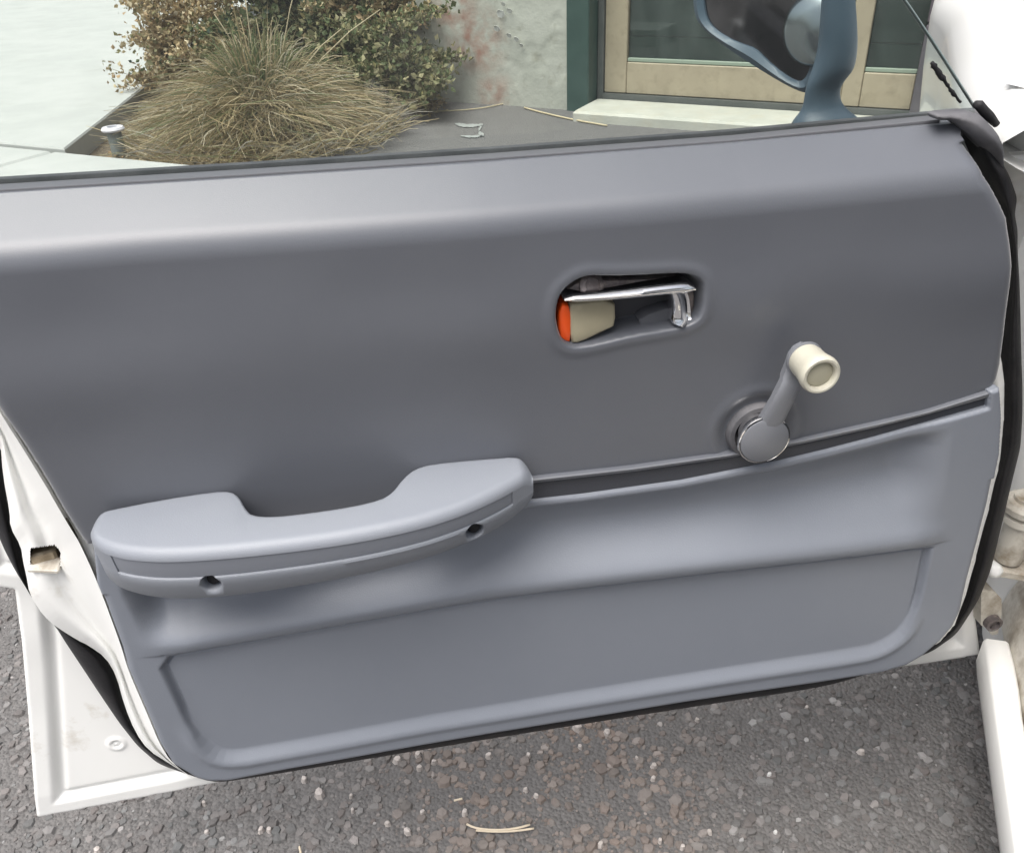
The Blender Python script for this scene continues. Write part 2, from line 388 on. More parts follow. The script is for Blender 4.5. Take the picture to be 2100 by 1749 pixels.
dkwall = mat('charcoal_siding', (.075, .068, .078), .7, var=(.10, .09, .10), vscale=6, bump=.001, bscale=60)
wood = mat('tan_wood', (.33, .28, .20), .55, var=(.37, .315, .225), vscale=7, var2=(.28, .235, .165), v2scale=18, bump=.0006, bscale=80)
board = mat('green_boards', (.075, .115, .095), .6, var=(.095, .14, .118), vscale=9, bump=.001, bscale=50)
stonesill = mat('sill_concrete', (.40, .40, .35), .8, var=(.46, .455, .40), vscale=8, var2=(.42, .40, .33), v2scale=12, bump=.002, bscale=90)
bd = thing('building', tuple(bw(.8, 0, 0)), 'pale plastered building with dark green post and tan wood framed glazing', 'building')
HB = 2.9
# wall as an uneven sheet
def wallsheet():
    ns, nz = 150, 220; s0, s1 = -1.78, -.003
    ss = np.linspace(s0, s1, ns); zz = np.linspace(-.02, HB, nz); g, q = np.meshgrid(ss, zz, indexing='ij')
    d = .004*vnoise(g, q, 3, 1)+.0015*vnoise(g, q, 13, 2)+.0008*vnoise(g, q, 37, 3)
    chipm = sstep(.25, .4, vnoise(g, q, 6, 8)+.4*vnoise(g, q, 19, 9)); d -= .003*chipm
    v = [bw(a, b, c) for a, b, c in zip(g.ravel(), d.ravel(), q.ravel())]
    f = [(i*nz+j, (i+1)*nz+j, (i+1)*nz+j+1, i*nz+j+1) for i in range(ns-1) for j in range(nz-1)]
    mb = MB(); mb.add(v, f); bbox(mb, s0, s1, -.30, -.03, -.02, HB)
    return mb.make('wall', plaster, bd)
wallsheet()
bbox(MB(), -1.78, -1.50, -6, -.305, -.02, HB).make('wall', plaster, bd, False)
for (u, v, sz) in ((1030, 28, .045), (1022, 58, .035), (1047, 72, .028), (1062, 80, .03), (1072, 92, .022), (1035, 8, .025), (1048, 22, .03)):   # curling paint flakes
    s, z = onW(u, v); mb = MB(); a = random.uniform(-.5, .5)
    p = [(-.5, -.5), (.1, -.62), (.6, -.2), (.45, .45), (-.2, .6), (-.6, .1)]
    ring = [bw(s+x*sz, .010+.016*(y+.5)**2+.004*x, z+y*sz*.8) for x, y in p]
    mb.prism(ring, BN*.004); mb.make('paint_flake', mat('flake_paint', (.70, .70, .66), .7) if 'flake' not in M else M['flake'], bd, False)
    M['flake'] = bpy.data.materials['flake_paint']
bbox(MB(), 0, .135, -.25, .022, -.02, HB, .006).make('post', greenp, bd, False)
bbox(MB(), .137, .172, -.25, -.10, -.02, HB, .004).make('jamb', greyp, bd, False)
zb, zt = .105, HB-.3
mb = bbox(MB(), .172, 1.83, -.24, -.095, .0, .082); mb.make('sill_rail', greyp, bd, False)
fr = bbox(MB(), .174, .305, -.16, -.12, .085, zt, .004).make('frame_stile', wood, bd, False)
bbox(MB(), .307, 1.47, -.16, -.121, .085, .250, .004).make('frame_rail', wood, bd, False)
bbox(MB(), 1.472, 1.563, -.16, -.12, .085, zt, .004).make('frame_stile', wood, bd, False)
bbox(MB(), 1.565, 1.806, -.16, -.121, .085, .250, .004).make('frame_rail', wood, bd, False)
for s0, s1 in ((.307, 1.47), (1.565, 1.806)):
    bbox(MB(), s0, s1, -.155, -.128, .252, .272, .003).make('glazing_bead', greenp if False else mat('pale_green_bead', (.24, .29, .23), .6), bd, False)
    bbox(MB(), s0+.002, s1-.002, -.148, -.142, .274, zt).make('pane', M['wglass'], bd, False)
    for k, (z0, z1) in enumerate(((.10, .372), (.378, .65), (.656, .93), (.936, 1.21), (1.216, 1.5), (1.506, 1.8), (1.806, 2.2), (2.206, 2.6))):
        bbox(MB(), s0-.05, s1+.03, -.225, -.20, z0, z1, .003).make('board', board, bd, False)
bbox(MB(), .16, 1.83, -.245, -.232, 0, HB).make('backing', M['black'], bd, False)
bbox(MB(), .13, 1.9, -.25, .02, zt, HB).make('lintel', plaster, bd, False)
for k in range(6):
    bbox(MB(), 1.812, 4.6, -.24, -.04, .002+k*.487, -.006+(k+1)*.487, .006).make('siding_board', dkwall, bd, False)
th = MB()
thp = [onZ(1205, 236, .03), onZ(1640, 268, .03)]
s0, n0 = (thp[0]-B0)@BT, (thp[0]-B0)@BN
bbox(th, .14, 2.3, -.094, .26, -.02, .055, .012); th.make('threshold', stonesill, bd, False)
bbox(MB(), -1.76, 4.6, -6.0, -.26, HB+.002, HB+.2).make('roof', greyp, bd, False)

# pipe stub in the bed
pp = onZ(250, 332, .02); tpz = None
pc = thing('pipe_stub', (pp[0], pp[1], 0), 'short grey pipe stub with white ring cap beside the concrete walk', 'pipe')
Hc = np.array((pp[0], pp[1], 0))
MB().lathe(Hc, (0, 0, 1), [(0, -.02), (.036, -.02), (.034, .17), (.0, .17)], 24).make('pipe', mat('grey_pipe', (.20, .22, .21), .6, var=(.15, .16, .15), vscale=20), pc, auto=40)
MB().lathe(Hc, (0, 0, 1), [(.030, .168), (.052, .170), (.055, .178), (.049, .187), (.026, .189), (.024, .175), (.024, .171), (.030, .168)], 32).make('ring_cap', mat('ring_white', (.62, .60, .64), .4), pc, auto=50)
MB().lathe(Hc, (0, 0, 1), [(0, .171), (.0235, .171), (.0235, .177), (.012, .1775), (.012, .174), (0, .174)], 24).make('socket', M['black'], pc, auto=40)

# ================================================================== PLANTS
def strip_mesh(paths, widths, cols):
    V, Fq, C = [], [], []
    for P, wd, c in zip(paths, widths, cols):
        n = len(P); b = len(V)
        ax = np.array((random.uniform(-1, 1), random.uniform(-1, 1), random.uniform(-.3, .3)))
        for i in range(n):
            d = P[min(i+1, n-1)]-P[max(i-1, 0)]; s = np.cross(d, ax); s /= (np.linalg.norm(s)+1e-9)
            k = wd*(1-.75*(i/(n-1))**2); V += [P[i]-s*k, P[i]+s*k]
            sh = .75+.5*(i/(n-1)); C += [(*np.clip(np.array(c), 0, 1), 1)]*2
        for i in range(n-1): Fq.append((b+2*i, b+2*i+1, b+2*i+3, b+2*i+2))
    return V, Fq, C
def colored(name, V, Fq, C, m, parent, smooth=True):
    me = bpy.data.meshes.new(name); me.from_pydata([tuple(map(float, v)) for v in V], [], Fq); me.update()
    ca = me.color_attributes.new('col', 'FLOAT_COLOR', 'POINT'); ca.data.foreach_set('color', np.array(C, np.float32).ravel())
    return link(name, me, m, parent, smooth)
def leafmat(name):
    m = mat(name, (.1, .1, .1), .6, spec=.3, attr='col'); t = m.node_tree; b = t.nodes['Principled BSDF']; N = t.nodes.new
    tl = N('ShaderNodeBsdfTranslucent'); at = [n for n in t.nodes if n.type == 'ATTRIBUTE'][0]; t.links.new(at.outputs['Color'], tl.inputs[0])
    mx = N('ShaderNodeMixShader'); mx.inputs[0].default_value = .25; out = [n for n in t.nodes if n.type == 'OUTPUT_MATERIAL'][0]
    t.links.new(b.outputs[0], mx.inputs[1]); t.links.new(tl.outputs[0], mx.inputs[2]); t.links.new(mx.outputs[0], out.inputs[0]); return m
M['blade'] = leafmat('dry_blade'); M['leaf'] = leafmat('leaf')
stemm = mat('stem_brown', (.20, .15, .09), .8, var=(.12, .085, .05), vscale=40)
TAN = [(.52, .42, .27), (.58, .50, .36), (.46, .36, .21), (.40, .31, .18), (.34, .27, .15), (.52, .43, .28), (.30, .25, .14), (.26, .26, .13), (.40, .37, .28), (.24, .19, .10)]
GRN = [(.13, .17, .07), (.17, .20, .09), (.10, .135, .06), (.20, .21, .10)]
def grass_clump(name, base, label, n, R, Hh, loose=0):
    root = thing(name, tuple(base), label, 'grass'); base = np.array(base)
    ps, ws, cs = [], [], []
    for k in range(n):
        a = random.uniform(0, 6.283); r0 = random.random()**.6*.10; lean = random.random()**.42
        st = base+np.array((math.cos(a)*r0, math.sin(a)*r0, 0)); reach = R*lean*random.uniform(.75, 1.1); hgt = Hh*(1.08-.62*lean)*random.uniform(.7, 1.1)
        a2 = a+random.gauss(0, .38); P = []; kink = random.gauss(0, .10); kt = random.uniform(.35, .9)
        pa = math.atan2(pp[1]-base[1], pp[0]-base[0])
        if abs((a2-pa+math.pi) % (2*math.pi)-math.pi) < .16: reach *= .72
        droop = random.uniform(.25, 1.0)*lean
        for t in np.linspace(0, 1, 9):
            r = reach*t**(1.15); z = hgt*(1.9*t-(.9+droop)*t*t)
            k_ = kink*max(0, t-kt)*2; P.append(st+np.array((math.cos(a+(a2-a)*t+k_*2)*r, math.sin(a+(a2-a)*t+k_*2)*r, max(z+k_*.5*Hh, .01+.02*random.random()))))
        ps.append(P); ws.append(random.uniform(.0018, .0036)); c = random.choice(TAN) if random.random() < .93-.35*(lean < .45) else random.choice(GRN)
        cs.append(np.array(c)*random.uniform(.75, 1.2))
    colored('blades', *strip_mesh(ps, ws, cs), M['blade'], root)['kind'] = 'stuff'
    # broken straw lying around the foot of the clump
    ps, ws, cs = [], [], []
    for k in range(loose):
        a = random.uniform(0, 6.283); r = R*random.uniform(.35, 1.05); q = base+np.array((math.cos(a)*r, math.sin(a)*r, random.uniform(.01, .10)))
        b = a+random.gauss(0, .7); l = random.uniform(.12, .4); d = np.array((math.cos(b), math.sin(b), random.uniform(-.25, .15)))
        P = [q+d*l*t+np.array((0, 0, .05*math.sin(t*3.1))) for t in np.linspace(-.5, .5, 5)]
        for p in P: p[2] = max(p[2], .018)
        ps.append(P); ws.append(random.uniform(.0015, .004)); cs.append(np.array(random.choice(TAN+[(.40, .37, .32), (.36, .33, .28)]))*random.uniform(.8, 1.15))
    if loose: colored('straw', *strip_mesh(ps, ws, cs), M['blade'], root)['kind'] = 'stuff'
    return root
gb = onZ(545, 222, .02)
gbase = np.array((-.60, 4.22, .015))
clump = grass_clump('grass_clump', gbase, 'big spreading clump of dry tan ornamental grass by the concrete walk', 6000, .70, .60, 2800)
ps = []                                                     # a few tall bare stalks
for (u0, v0, u1, v1) in ((560, 180, 610, -40), (540, 170, 500, -30), (565, 170, 780, 20), (555, 190, 440, 30), (600, 160, 700, 60)):
    p0 = gbase+np.array((random.uniform(-.05, .05), random.uniform(-.05, .05), .05)); d = ray(u1, v1); p1 = CAM+d*((gbase[1]-.1-CAM[1])/d[1])
    mid = (p0+p1)/2+np.array((0, 0, .06)); mb = MB(); mb.tube([p0, p0*.5+mid*.5, mid, mid*.5+p1*.5+np.array((0, 0, .015)), p1], [.004, .0038, .0034, .003, .002], 6)
    mb.make('stalk', mat('straw_stalk', (.50, .42, .27), .7) if 'stalk' not in M else M['stalk'], clump); M['stalk'] = bpy.data.materials['straw_stalk']

def shrub(name, base, label, n, rx, ry, hz, cols, leaf, nst=26, lean=(0, 0)):
    root = thing(name, tuple(base), label, 'shrub'); base = np.array(base, float)
    mb = MB(); tips = []
    for k in range(nst):
        a = random.uniform(0, 6.283); q = random.random()**.55; hh = hz*math.sqrt(max(.06, 1-q*q))*random.uniform(.65, 1.1)
        tip = base+np.array((math.cos(a)*rx*q+lean[0], math.sin(a)*ry*q+lean[1], max(hh, .06)))
        m1 = base+(tip-base)*np.array((.35, .35, .55)); mb.tube([base+np.array((random.gauss(0, .03), random.gauss(0, .03), 0)), m1, tip], [.006, .004, .0015], 5)
        tips.append((m1, tip))
        for j in range(5):
            t = random.uniform(.3, 1); p = m1*(1-t)+tip*t; e = p+np.array((random.gauss(0, 1)*rx*.28, random.gauss(0, 1)*ry*.28, random.uniform(-.02, .10)))
            e[2] = max(e[2], .03); mb.tube([p, e], [.0025, .001], 4); tips.append((p, e))
    mb.make('stems', stemm, root)['kind'] = 'stuff'
    V, Fq, C = [], [], []
    for k in range(n):
        p, e = random.choice(tips); t = random.uniform(.15, 1.05); c0 = p*(1-t)+e*t+np.array([random.gauss(0, .022) for _ in range(3)])
        if c0[2] < .02: c0[2] = .02+random.random()*.03
        d = np.array([random.gauss(0, 1) for _ in range(3)])+np.array((0, 0, .3)); d /= np.linalg.norm(d)
        s = np.cross(d, [random.gauss(0, 1) for _ in range(3)]); s /= np.linalg.norm(s); nn = np.cross(d, s)
        l = leaf*random.uniform(.6, 1.35); wd = l*random.uniform(.28, .42); b = len(V)
        V += [c0, c0+d*l*.45+s*wd+nn*wd*.35, c0+d*l, c0+d*l*.45-s*wd+nn*wd*.35]; Fq += [(b, b+1, b+2), (b, b+2, b+3)]
        c = np.array(random.choice(cols))*random.uniform(.7, 1.3); C += [(*np.clip(c, 0, 1), 1)]*4
    colored('foliage', V, Fq, C, M['leaf'], root, False)['kind'] = 'stuff'
    return root
GREEN = [(.11, .135, .06), (.14, .155, .075), (.085, .11, .045), (.17, .165, .085), (.20, .18, .095)]
BROWN = [(.36, .27, .15), (.30, .22, .12), (.42, .33, .19), (.25, .185, .10), (.36, .25, .14)]
shrub('small_shrub', (.0, 4.62, .01), 'low green shrub with pale dry leaves against the plaster wall', 11000, .50, .40, .50, GREEN*2+[(.30, .27, .14), (.42, .38, .22), (.22, .20, .09)], .036, 34)
shrub('brown_shrub', (-.02, 5.02, .01), 'browning leafy shrub in front of the red stained wall', 13000, .55, .34, .85, BROWN+GREEN[:3]+[(.45, .40, .26), (.26, .22, .10)], .034, 30)
shrub('dark_shrub', (-.42, 5.25, .01), 'dark green shrub standing behind the dry grass clump', 17000, .72, .45, .95, GREEN*2+[(.20, .17, .08), (.26, .22, .11), (.035, .06, .04)], .036, 34)
shrub('dead_shrub', (-1.06, 5.5, .01), 'dead tan bush with crisp leaves leaning over the concrete walk', 12000, .42, .55, .75, BROWN+[(.46, .38, .24), (.52, .44, .30), (.38, .28, .15), (.20, .19, .09)], .030, 34)
# leaf litter along the foot of the plants
V, Fq, C = [], [], []
for k in range(3600):
    u, v = random.uniform(0, 1), random.random(); x = -1.35+1.75*u; y = 3.62+.55*abs(u-.35)+v*v*1.2
    if x < -1.42 or (y > 5.2): continue
    if x > -.25 and y < 3.9+(x+.25)*1.05: continue
    c0 = np.array((x, y, .02+random.random()*.035)); d = np.array((random.gauss(0, 1), random.gauss(0, 1), random.gauss(0, .35))); d /= np.linalg.norm(d)
    s = np.cross(d, (0, 0, 1)); s /= np.linalg.norm(s)+1e-9; l = random.uniform(.02, .05); b = len(V)
    V += [c0, c0+d*l*.5+s*l*.3+np.array((0, 0, .006)), c0+d*l, c0+d*l*.5-s*l*.3+np.array((0, 0, .006))]; Fq += [(b, b+1, b+2), (b, b+2, b+3)]
    c = np.array(random.choice(BROWN+[(.40, .33, .2), (.34, .30, .22)]))*random.uniform(.7, 1.2); C += [(*np.clip(c, 0, 1), 1)]*4
lt = colored('leaf_litter', V, Fq, C, M['leaf'], None, False); tag(lt, 'brown leaf litter strewn under the dry plants', 'leaves', kind='stuff')
# long fallen stems on the asphalt by the wall
def ground_twig(pts, r, label, name='twig', m=None, z=.008, group=None):
    P = [onZ(u, v, z) for u, v in pts]; c = sum(P)/len(P)
    mb = MB(); mb.tube([p for p in smooth_line(P, 14, 2)], r, 6); o = mb.make(name, m or M['stalk']); return tag(o, label, 'twig', group)
ground_twig([(812, 229), (900, 229), (985, 224), (1050, 209)], .0035, 'long thin dry stem lying on asphalt at the foot of the plaster wall')
ground_twig([(1075, 221), (1110, 231), (1180, 247), (1245, 258)], .0045, 'pale straight dry stem lying across asphalt before the green post')
# chalky smear on the asphalt
def smear():
    mb = MB(); 
    for pts, w_ in (([(933, 254), (958, 259), (990, 256)], 3.5), ([(988, 258), (978, 272), (992, 277)], 5), ([(945, 279), (970, 281), (990, 278)], 2.5)):
        L_ = smooth_line(pts, 18, 2); top, bot = [], []
        for k, (u, v) in enumerate(L_):
            ww = w_*(.5+.8*random.random())*(1-abs(k/17*2-1)**3*.6); top.append(onZ(u, v-ww, .005)); bot.append(onZ(u, v+ww, .005))
        mb.loft([top, bot], closed=False, cap=False)
    o = mb.make('chalk_smear', mat('chalk', (.27, .28, .27), .9), gr, False)
smear()

# ================================================================== THE CAR
CF = np.array((math.sin(math.radians(28)), math.cos(math.radians(28)), 0)); CR = np.array((CF[1], -CF[0], 0)); Z3 = np.array((0, 0, 1.))
HP = np.array((.565, .095, 0))
car = thing('car', (HP[0]+.6*CR[0], HP[1]+.6*CR[1], 0), 'old white car parked nose to the building with its grey trimmed front door open', 'car')
def cw(f, r, z): return HP+CF*f+CR*r+Z3*z
# --- hood and fender: silhouette of the wing from the photo at wing-top height
edge = [onZ(u, v, .9) for u, v in ((2052, 250), (2006, 190), (1972, 140), (1958, 100), (1952, 40), (1946, 0))]
fe = [((p-HP)@CF, (p-HP)@CR) for p in edge]
fe = [(a, b) for a, b in fe]; last = fe[-1]
fe += [(last[0]+.35, last[1]-.01), (last[0]+.55, last[1]+.06), (last[0]+.62, last[1]+.2)]
fe = smooth_line(fe, 40, 2)
secs = []
for f, r in fe:
    zt_ = .905-.02*max(f-.3, 0)**1.5
    prof = [(r+.75, zt_+.045), (r+.4, zt_+.04), (r+.16, zt_+.025), (r+.07, zt_+.012), (r+.03, zt_-.003), (r+.006, zt_-.022), (r+.004, zt_-.05), (r+.010, zt_-.14), (r+.022, zt_-.25), (r+.04, zt_-.38), (r+.06, zt_-.52), (r+.08, zt_-.66)]
    g_ = float(.06+.94*sstep(.06, .16, np.array(f)))
    secs.append([cw(f, a, b if b > zt_-.03 else zt_-.03-(zt_-.03-b)*g_) for a, b in prof])
MB().loft(secs, closed=False, cap=False).make('front_wing', M['body'], car)
# --- bulkhead / hinge pillar: faces backwards to the open door
hp = MB(); secs = []
for u, v in smooth_line([(2048, 262), (2066, 340), (2078, 450), (2086, 600), (2090, 760), (2088, 900), (2076, 1010), (2060, 1100), (2055, 1195), (2038, 1235), (2030, 1300), (2030, 1360)], 40, 2):
    p = onY(u, v, .125); k = (v-262)/1070
    secs.append([p+CF*.06+CR*-.004, p+CF*.05-CR*.004, p+CF*.012+CR*.002, p+CR*.02-CF*.004, p+CR*.06-CF*(.01+.012*math.sin(k*9)), p+CR*.14-CF*.02, p+CR*.4-CF*.03])
hp.loft(secs, closed=False, cap=False); hp.make('hinge_pillar', M['paint'], car)
sc = MB(); sc.loft([[cw(.07, .0, .906), cw(-.02, .06, .906), cw(-.05, .6, .915)], [cw(.085, 0, .914), cw(.0, .085, .916), cw(-.02, .6, .925)], [cw(.12, .02, .914), cw(.10, .12, .92), cw(.10, .6, .93)]], closed=False, cap=False)
sc.make('scuttle', M['body'], car)
# --- windscreen pillar and glass
wp = MB(); secs = []
for t in np.linspace(0, 1, 10):
    c = cw(.10-.62*t, .16+.10*t, .915+.44*t); secs.append([c+CF*a+CR*b for a, b in ((.03, .0), (.0, -.022), (-.04, -.02), (-.05, .02), (-.02, .045), (.02, .035))])
wp.loft(secs); wp.make('windscreen_pillar', M['body'], car)
ws_ = MB(); ws_.loft([[cw(.14-.62*t-.0, .13+.09*t, .93+.42*t), cw(.20-.62*t, .45, .935+.42*t), cw(.20-.62*t, .95, .935+.42*t)] for t in np.linspace(0, 1, 6)], closed=False, cap=False)
ws_.make('windscreen', M['glass'], car)
rf = MB(); secs = []  # unseen car roof, added to darken the right side of the door
for t in np.linspace(0, 1, 14):
    f = -.50-1.25*t; zc = 1.36+.05*math.sin(t*math.pi*.8)-.02*t
    secs.append([cw(f, a, zc+b) for a, b in ((.14, -.035), (.125, -.015), (.16, .005), (.30, .03), (.75, .045), (1.2, .03), (1.34, .005), (1.37, -.015), (1.35, -.035), (.75, .0))])
rf.loft(secs); rf.make('roof', M['body'], car)
cloth = mat('seat_cloth', (.10, .105, .12), .9, var=(.13, .135, .15), vscale=20, bump=.002, bscale=300)
st_ = MB(); secs = []  # unseen seat, added with the roof to hold back light
for f, z, h_ in ((-.55, .36, .06), (-.60, .40, .08), (-.85, .40, .08), (-1.08, .38, .07)): secs.append([cw(f, a, z+b) for a, b in ((.30, -h_), (.26, 0), (.30, h_), (.52, h_*.7), (.74, h_), (.78, 0), (.74, -h_))])
st_.loft(secs); secs = []
for f, z, h_ in ((-1.02, .44, .07), (-1.10, .70, .08), (-1.20, .98, .06), (-1.23, 1.02, .03)): secs.append([cw(f+b, a, z) for a, b in ((.30, -h_), (.26, 0), (.30, h_), (.52, h_*.7), (.74, h_), (.78, 0), (.74, -h_))])
st_.loft(secs); st_.make('seat', cloth, car)
ds = MB(); secs = []  # unseen dashboard, added as a further occluder beside the door
for r in np.linspace(.16, 1.3, 8): secs.append([cw(f, r, z) for f, z in ((-.03, .90), (-.16, .885), (-.22, .84), (-.20, .72), (-.10, .60), (-.04, .60))])
ds.loft(secs); ds.make('dashboard', cloth, car)
# --- sill under the door opening
sA, sB = onZ(2021, 1332, .24), onZ(2082, 1749, .24)
sd_ = sB-sA; sd_ /= np.linalg.norm(sd_); sr = np.array((sd_[1]*-1, sd_[0], 0)); sr = sr if sr[0] > 0 else -sr
secs = []
for t in np.linspace(-.02, 1.5, 40):
    c = sA*1+sd_*t; c[2] = 0
    w1 = .0015*math.sin(t*40)
    prof = [(.035, .14), (.008, .17), (0, .20), (0, .236), (.003, .241), (.026+w1, .243), (.030+w1, .240), (.032, .232)]
    secs.append([c+sr*a+Z3*b for a, b in prof])
MB().loft(secs, closed=False, cap=False).make('sill', M['paint'], car)
secs = []
for t in np.linspace(-.10, 1.5, 40):
    c = sA*1+sd_*t; c[2] = 0; w2 = .004*math.sin(t*7)
    secs.append([c+sr*a+Z3*b for a, b in ((.031, .22), (.033+w2, .238), (.037+w2, .262), (.045, .30), (.058, .325), (.085, .34), (.13, .345), (.2, .34), (.26, .31), (.27, .27))])
MB().loft(secs, closed=False, cap=False).make('sill_panel', M['paint2'], car)  # inner step's greyer paint carries its shade as well as dirt
fl = MB(); q = [sA+sr*.26, sA+sr*1.3, sA+sr*1.3+sd_*1.6, sA+sr*.26+sd_*1.6]; fl.prism([(*p[:2], .262) for p in q], (0, 0, .02)); fl.make('floor_carpet', mat('carpet', (.03, .03, .033), .95, bump=.003, bscale=300), car, False)
ub = MB(); ub.box(cw(.90, .80, .52), CF*.66, CR*.66, Z3*.33); ub.make('underbody_blocker', M['black'], car, False)  # black box added to block light and keep the gap below dark
# --- hinge, bolts and bracket on the pillar
bm = MB()
c = onY(2076, 1120, .075); bm.tube([c+Z3*.075, c+Z3*.03, c-Z3*.02], [.016, .017, .015], 14)
bm.lathe(c+Z3*.060, (0, 0, 1), [(0, -.004), (.025, -.004), (.026, .004), (.022, .010), (0, .012)], 16)
bm.lathe(c+Z3*.045, (0, 0, 1), [(0, -.004), (.023, -.004), (.023, .004), (0, .006)], 16)
bm.box(c-Z3*.03+CF*.01, CR*.035, CF*.03, Z3*.006, .002)
bm.make('hinge', M['paint2'], car, auto=40)
b1 = onY(2038, 1255, .06); bk = MB()
pl = [onY(u, v, .062) for u, v in ((2012, 1210), (2040, 1212), (2054, 1228), (2054, 1262), (2046, 1300), (2034, 1302), (2024, 1288), (2012, 1282))]
bk.prism(pl, (0, .03, 0)); bk.make('hinge_bracket', M['paint2'], car, auto=40)
MB().lathe(onY(2036, 1277, .058), (0, -1, 0), [(0, -.004), (.011, -.004), (.011, .004), (.007, .005), (.007, 0), (0, 0)], 14).make('bolt', M['rust'], car, auto=40)
MB().lathe(onY(2033, 1165, .07), (.3, -1, 0), [(0, -.004), (.010, -.004), (.010, .006), (.006, .012), (0, .013)], 14).make('bolt', M['paint'], car, auto=60)

# ---------------- door -------------------------------------------------
trimL = [(4, 853), (43, 913), (94, 996), (123, 1047), (149, 1090), (160, 1105), (163, 1107), (200, 1193), (249, 1325), (261, 1370), (304, 1468), (326, 1522), (353, 1565), (402, 1595)]
trimR = [(2050, 795), (2051, 850), (2047, 927), (2026, 1030), (2006, 1107), (1985, 1184), (1970, 1251), (1955, 1282), (1929, 1312), (1893, 1343), (1857, 1364), (1806, 1379), (1703, 1395)]
trimB = [(1703, 1395), (1400, 1440), (1000, 1505), (600, 1575), (470, 1600), (430, 1601), (402, 1595)]
# shell metal: outer skin with hem (door's own mesh also holds the inner pressing and the rear jamb)
skin = XZ([(-190, 880), (-60, 1218), (19, 1230), (36, 1330), (75, 1676), (480, 1598), (1000, 1503), (1500, 1418), (1860, 1366), (2010, 1342), (2004, 1262), (1998, 1140), (1960, 1000)], .075)
skin_p = np.vstack([skin, [[.60, .86], [-.55, .86]]])
def yskin(x, z, d):
    hem = sstep(.028, .018, d)
    y = .078+.014*np.sin(np.clip((z-.2)/.7, 0, 1)*3.14)-.004*hem+.004*np.exp(-((d-.030)/.004)**2)
    y += .0012*vnoise(x, z, 18, 3)*hem+rnd_edge(d, .003)
    cx, cz = XZ([(238, 1527)], .08)[0]; r = np.hypot(x-cx, z-cz)
    return y-.0015*sstep(.012, .009, r)+.0025*sstep(.006, .004, r)-.002*sstep(.0035, .002, r)
door = relief('door', skin_p, yskin, M['paint'], car, res=.0022, skirt=.012)
door['label'] = 'white front car door swung open, grey trim inside'
# inner pressing round the trim
inn = XZ([(-130, 640), (4, 853), (94, 996), (149, 1090), (200, 1193), (261, 1370), (326, 1522), (390, 1585), (470, 1592), (1000, 1498), (1703, 1388), (1860, 1360), (1935, 1316), (1962, 1284), (1985, 1225), (2010, 1130), (2035, 1035), (2056, 945), (2064, 860), (2065, 790), (2060, 748), (2050, 700), (2040, 600), (2030, 540), (2012, 500), (1930, 480), (0, 600), (-150, 610)], .016)
ip = relief('inner_pressing', inn, lambda x, z, d: .016+rnd_edge(d, .004)+.034*sstep(.010, .028, d), M['paint'], door, res=.004, skirt=.05)
# rear jamb face, a curved pressing with the latch opening
Aj = smooth_line([(-150, 560), (-60, 740)] + trimL[:5] + [(163, 1112)] + trimL[7:13] + [(398, 1596)], 420, 2)
Cj = np.array([(-210, 640), (-70, 800), (1, 907), (6, 976), (20, 1050), (21, 1082), (43, 1120), (47, 1150), (54, 1180), (61, 1219), (80, 1250), (100, 1273), (120, 1288), (160, 1313), (180, 1322), (217, 1348), (239, 1386), (255, 1446), (277, 1500), (304, 1538), (347, 1565), (402, 1599)], float)
Cj = smooth_line(Cj, 420, 1)
ks = np.linspace(0, 1, 64); secs = []; pxg = []
for a, c in zip(Aj, Cj):
    row = []; pr = []
    for k in ks:
        u, v = a*(1-k)+c*k; yy = .006+.050*k+.016*math.exp(-((k-.45)/.16)**2)-.004*math.exp(-((k-.8)/.12)**2)
        row.append(onY(u, v, yy)); pr.append((u, v))
    secs.append(row); pxg.append(pr)
jm = MB(); jm.loft(secs, closed=False, cap=False)
hole = np.array([(62, 1124), (112, 1117), (124, 1130), (124, 1160), (100, 1166), (62, 1164)], float)
nk = len(ks); pg = np.array(pxg).reshape(-1, 2); keep = []
for f in jm.f:
    c = pg[list(f)].mean(0)
    if not inside(c[:1], c[1:], hole)[0]: keep.append(f)
jm.f = keep; jm.make('latch_face', M['paint'], door)
def jy(u):
    k = (178-u)/133; return .006+.050*k+.016*math.exp(-((k-.45)/.16)**2)-.004*math.exp(-((k-.8)/.12)**2)
hole_r = hole.mean(0)+(hole-hole.mean(0))*1.10
lt_ = MB(); hb = [onY(u, v, jy(u)+.0008) for u, v in hole_r]; hbk = [p+np.array((.004, .04, 0)) for p in hb]
lt_.loft([hb, hbk], cap=False); lt_.add(hbk, [tuple(range(6))]); lt_.make('latch_opening', mat('latch_hole', (.07, .06, .045), .7, var=(.03, .025, .02), vscale=60), door, auto=30)
lc = onY(100, 1138, .062); MB().box(lc, (.011, .003, 0), (0, .012, 0), (0, 0, .012), .002).make('latch', M['latch'], door, auto=30)
lc = onY(94, 1158, jy(94)+.006); MB().box(lc, (.015, -.004, 0), (0, .010, 0), (0, 0, .0022), .001).make('latch_lip', M['paint2'], door, auto=30)
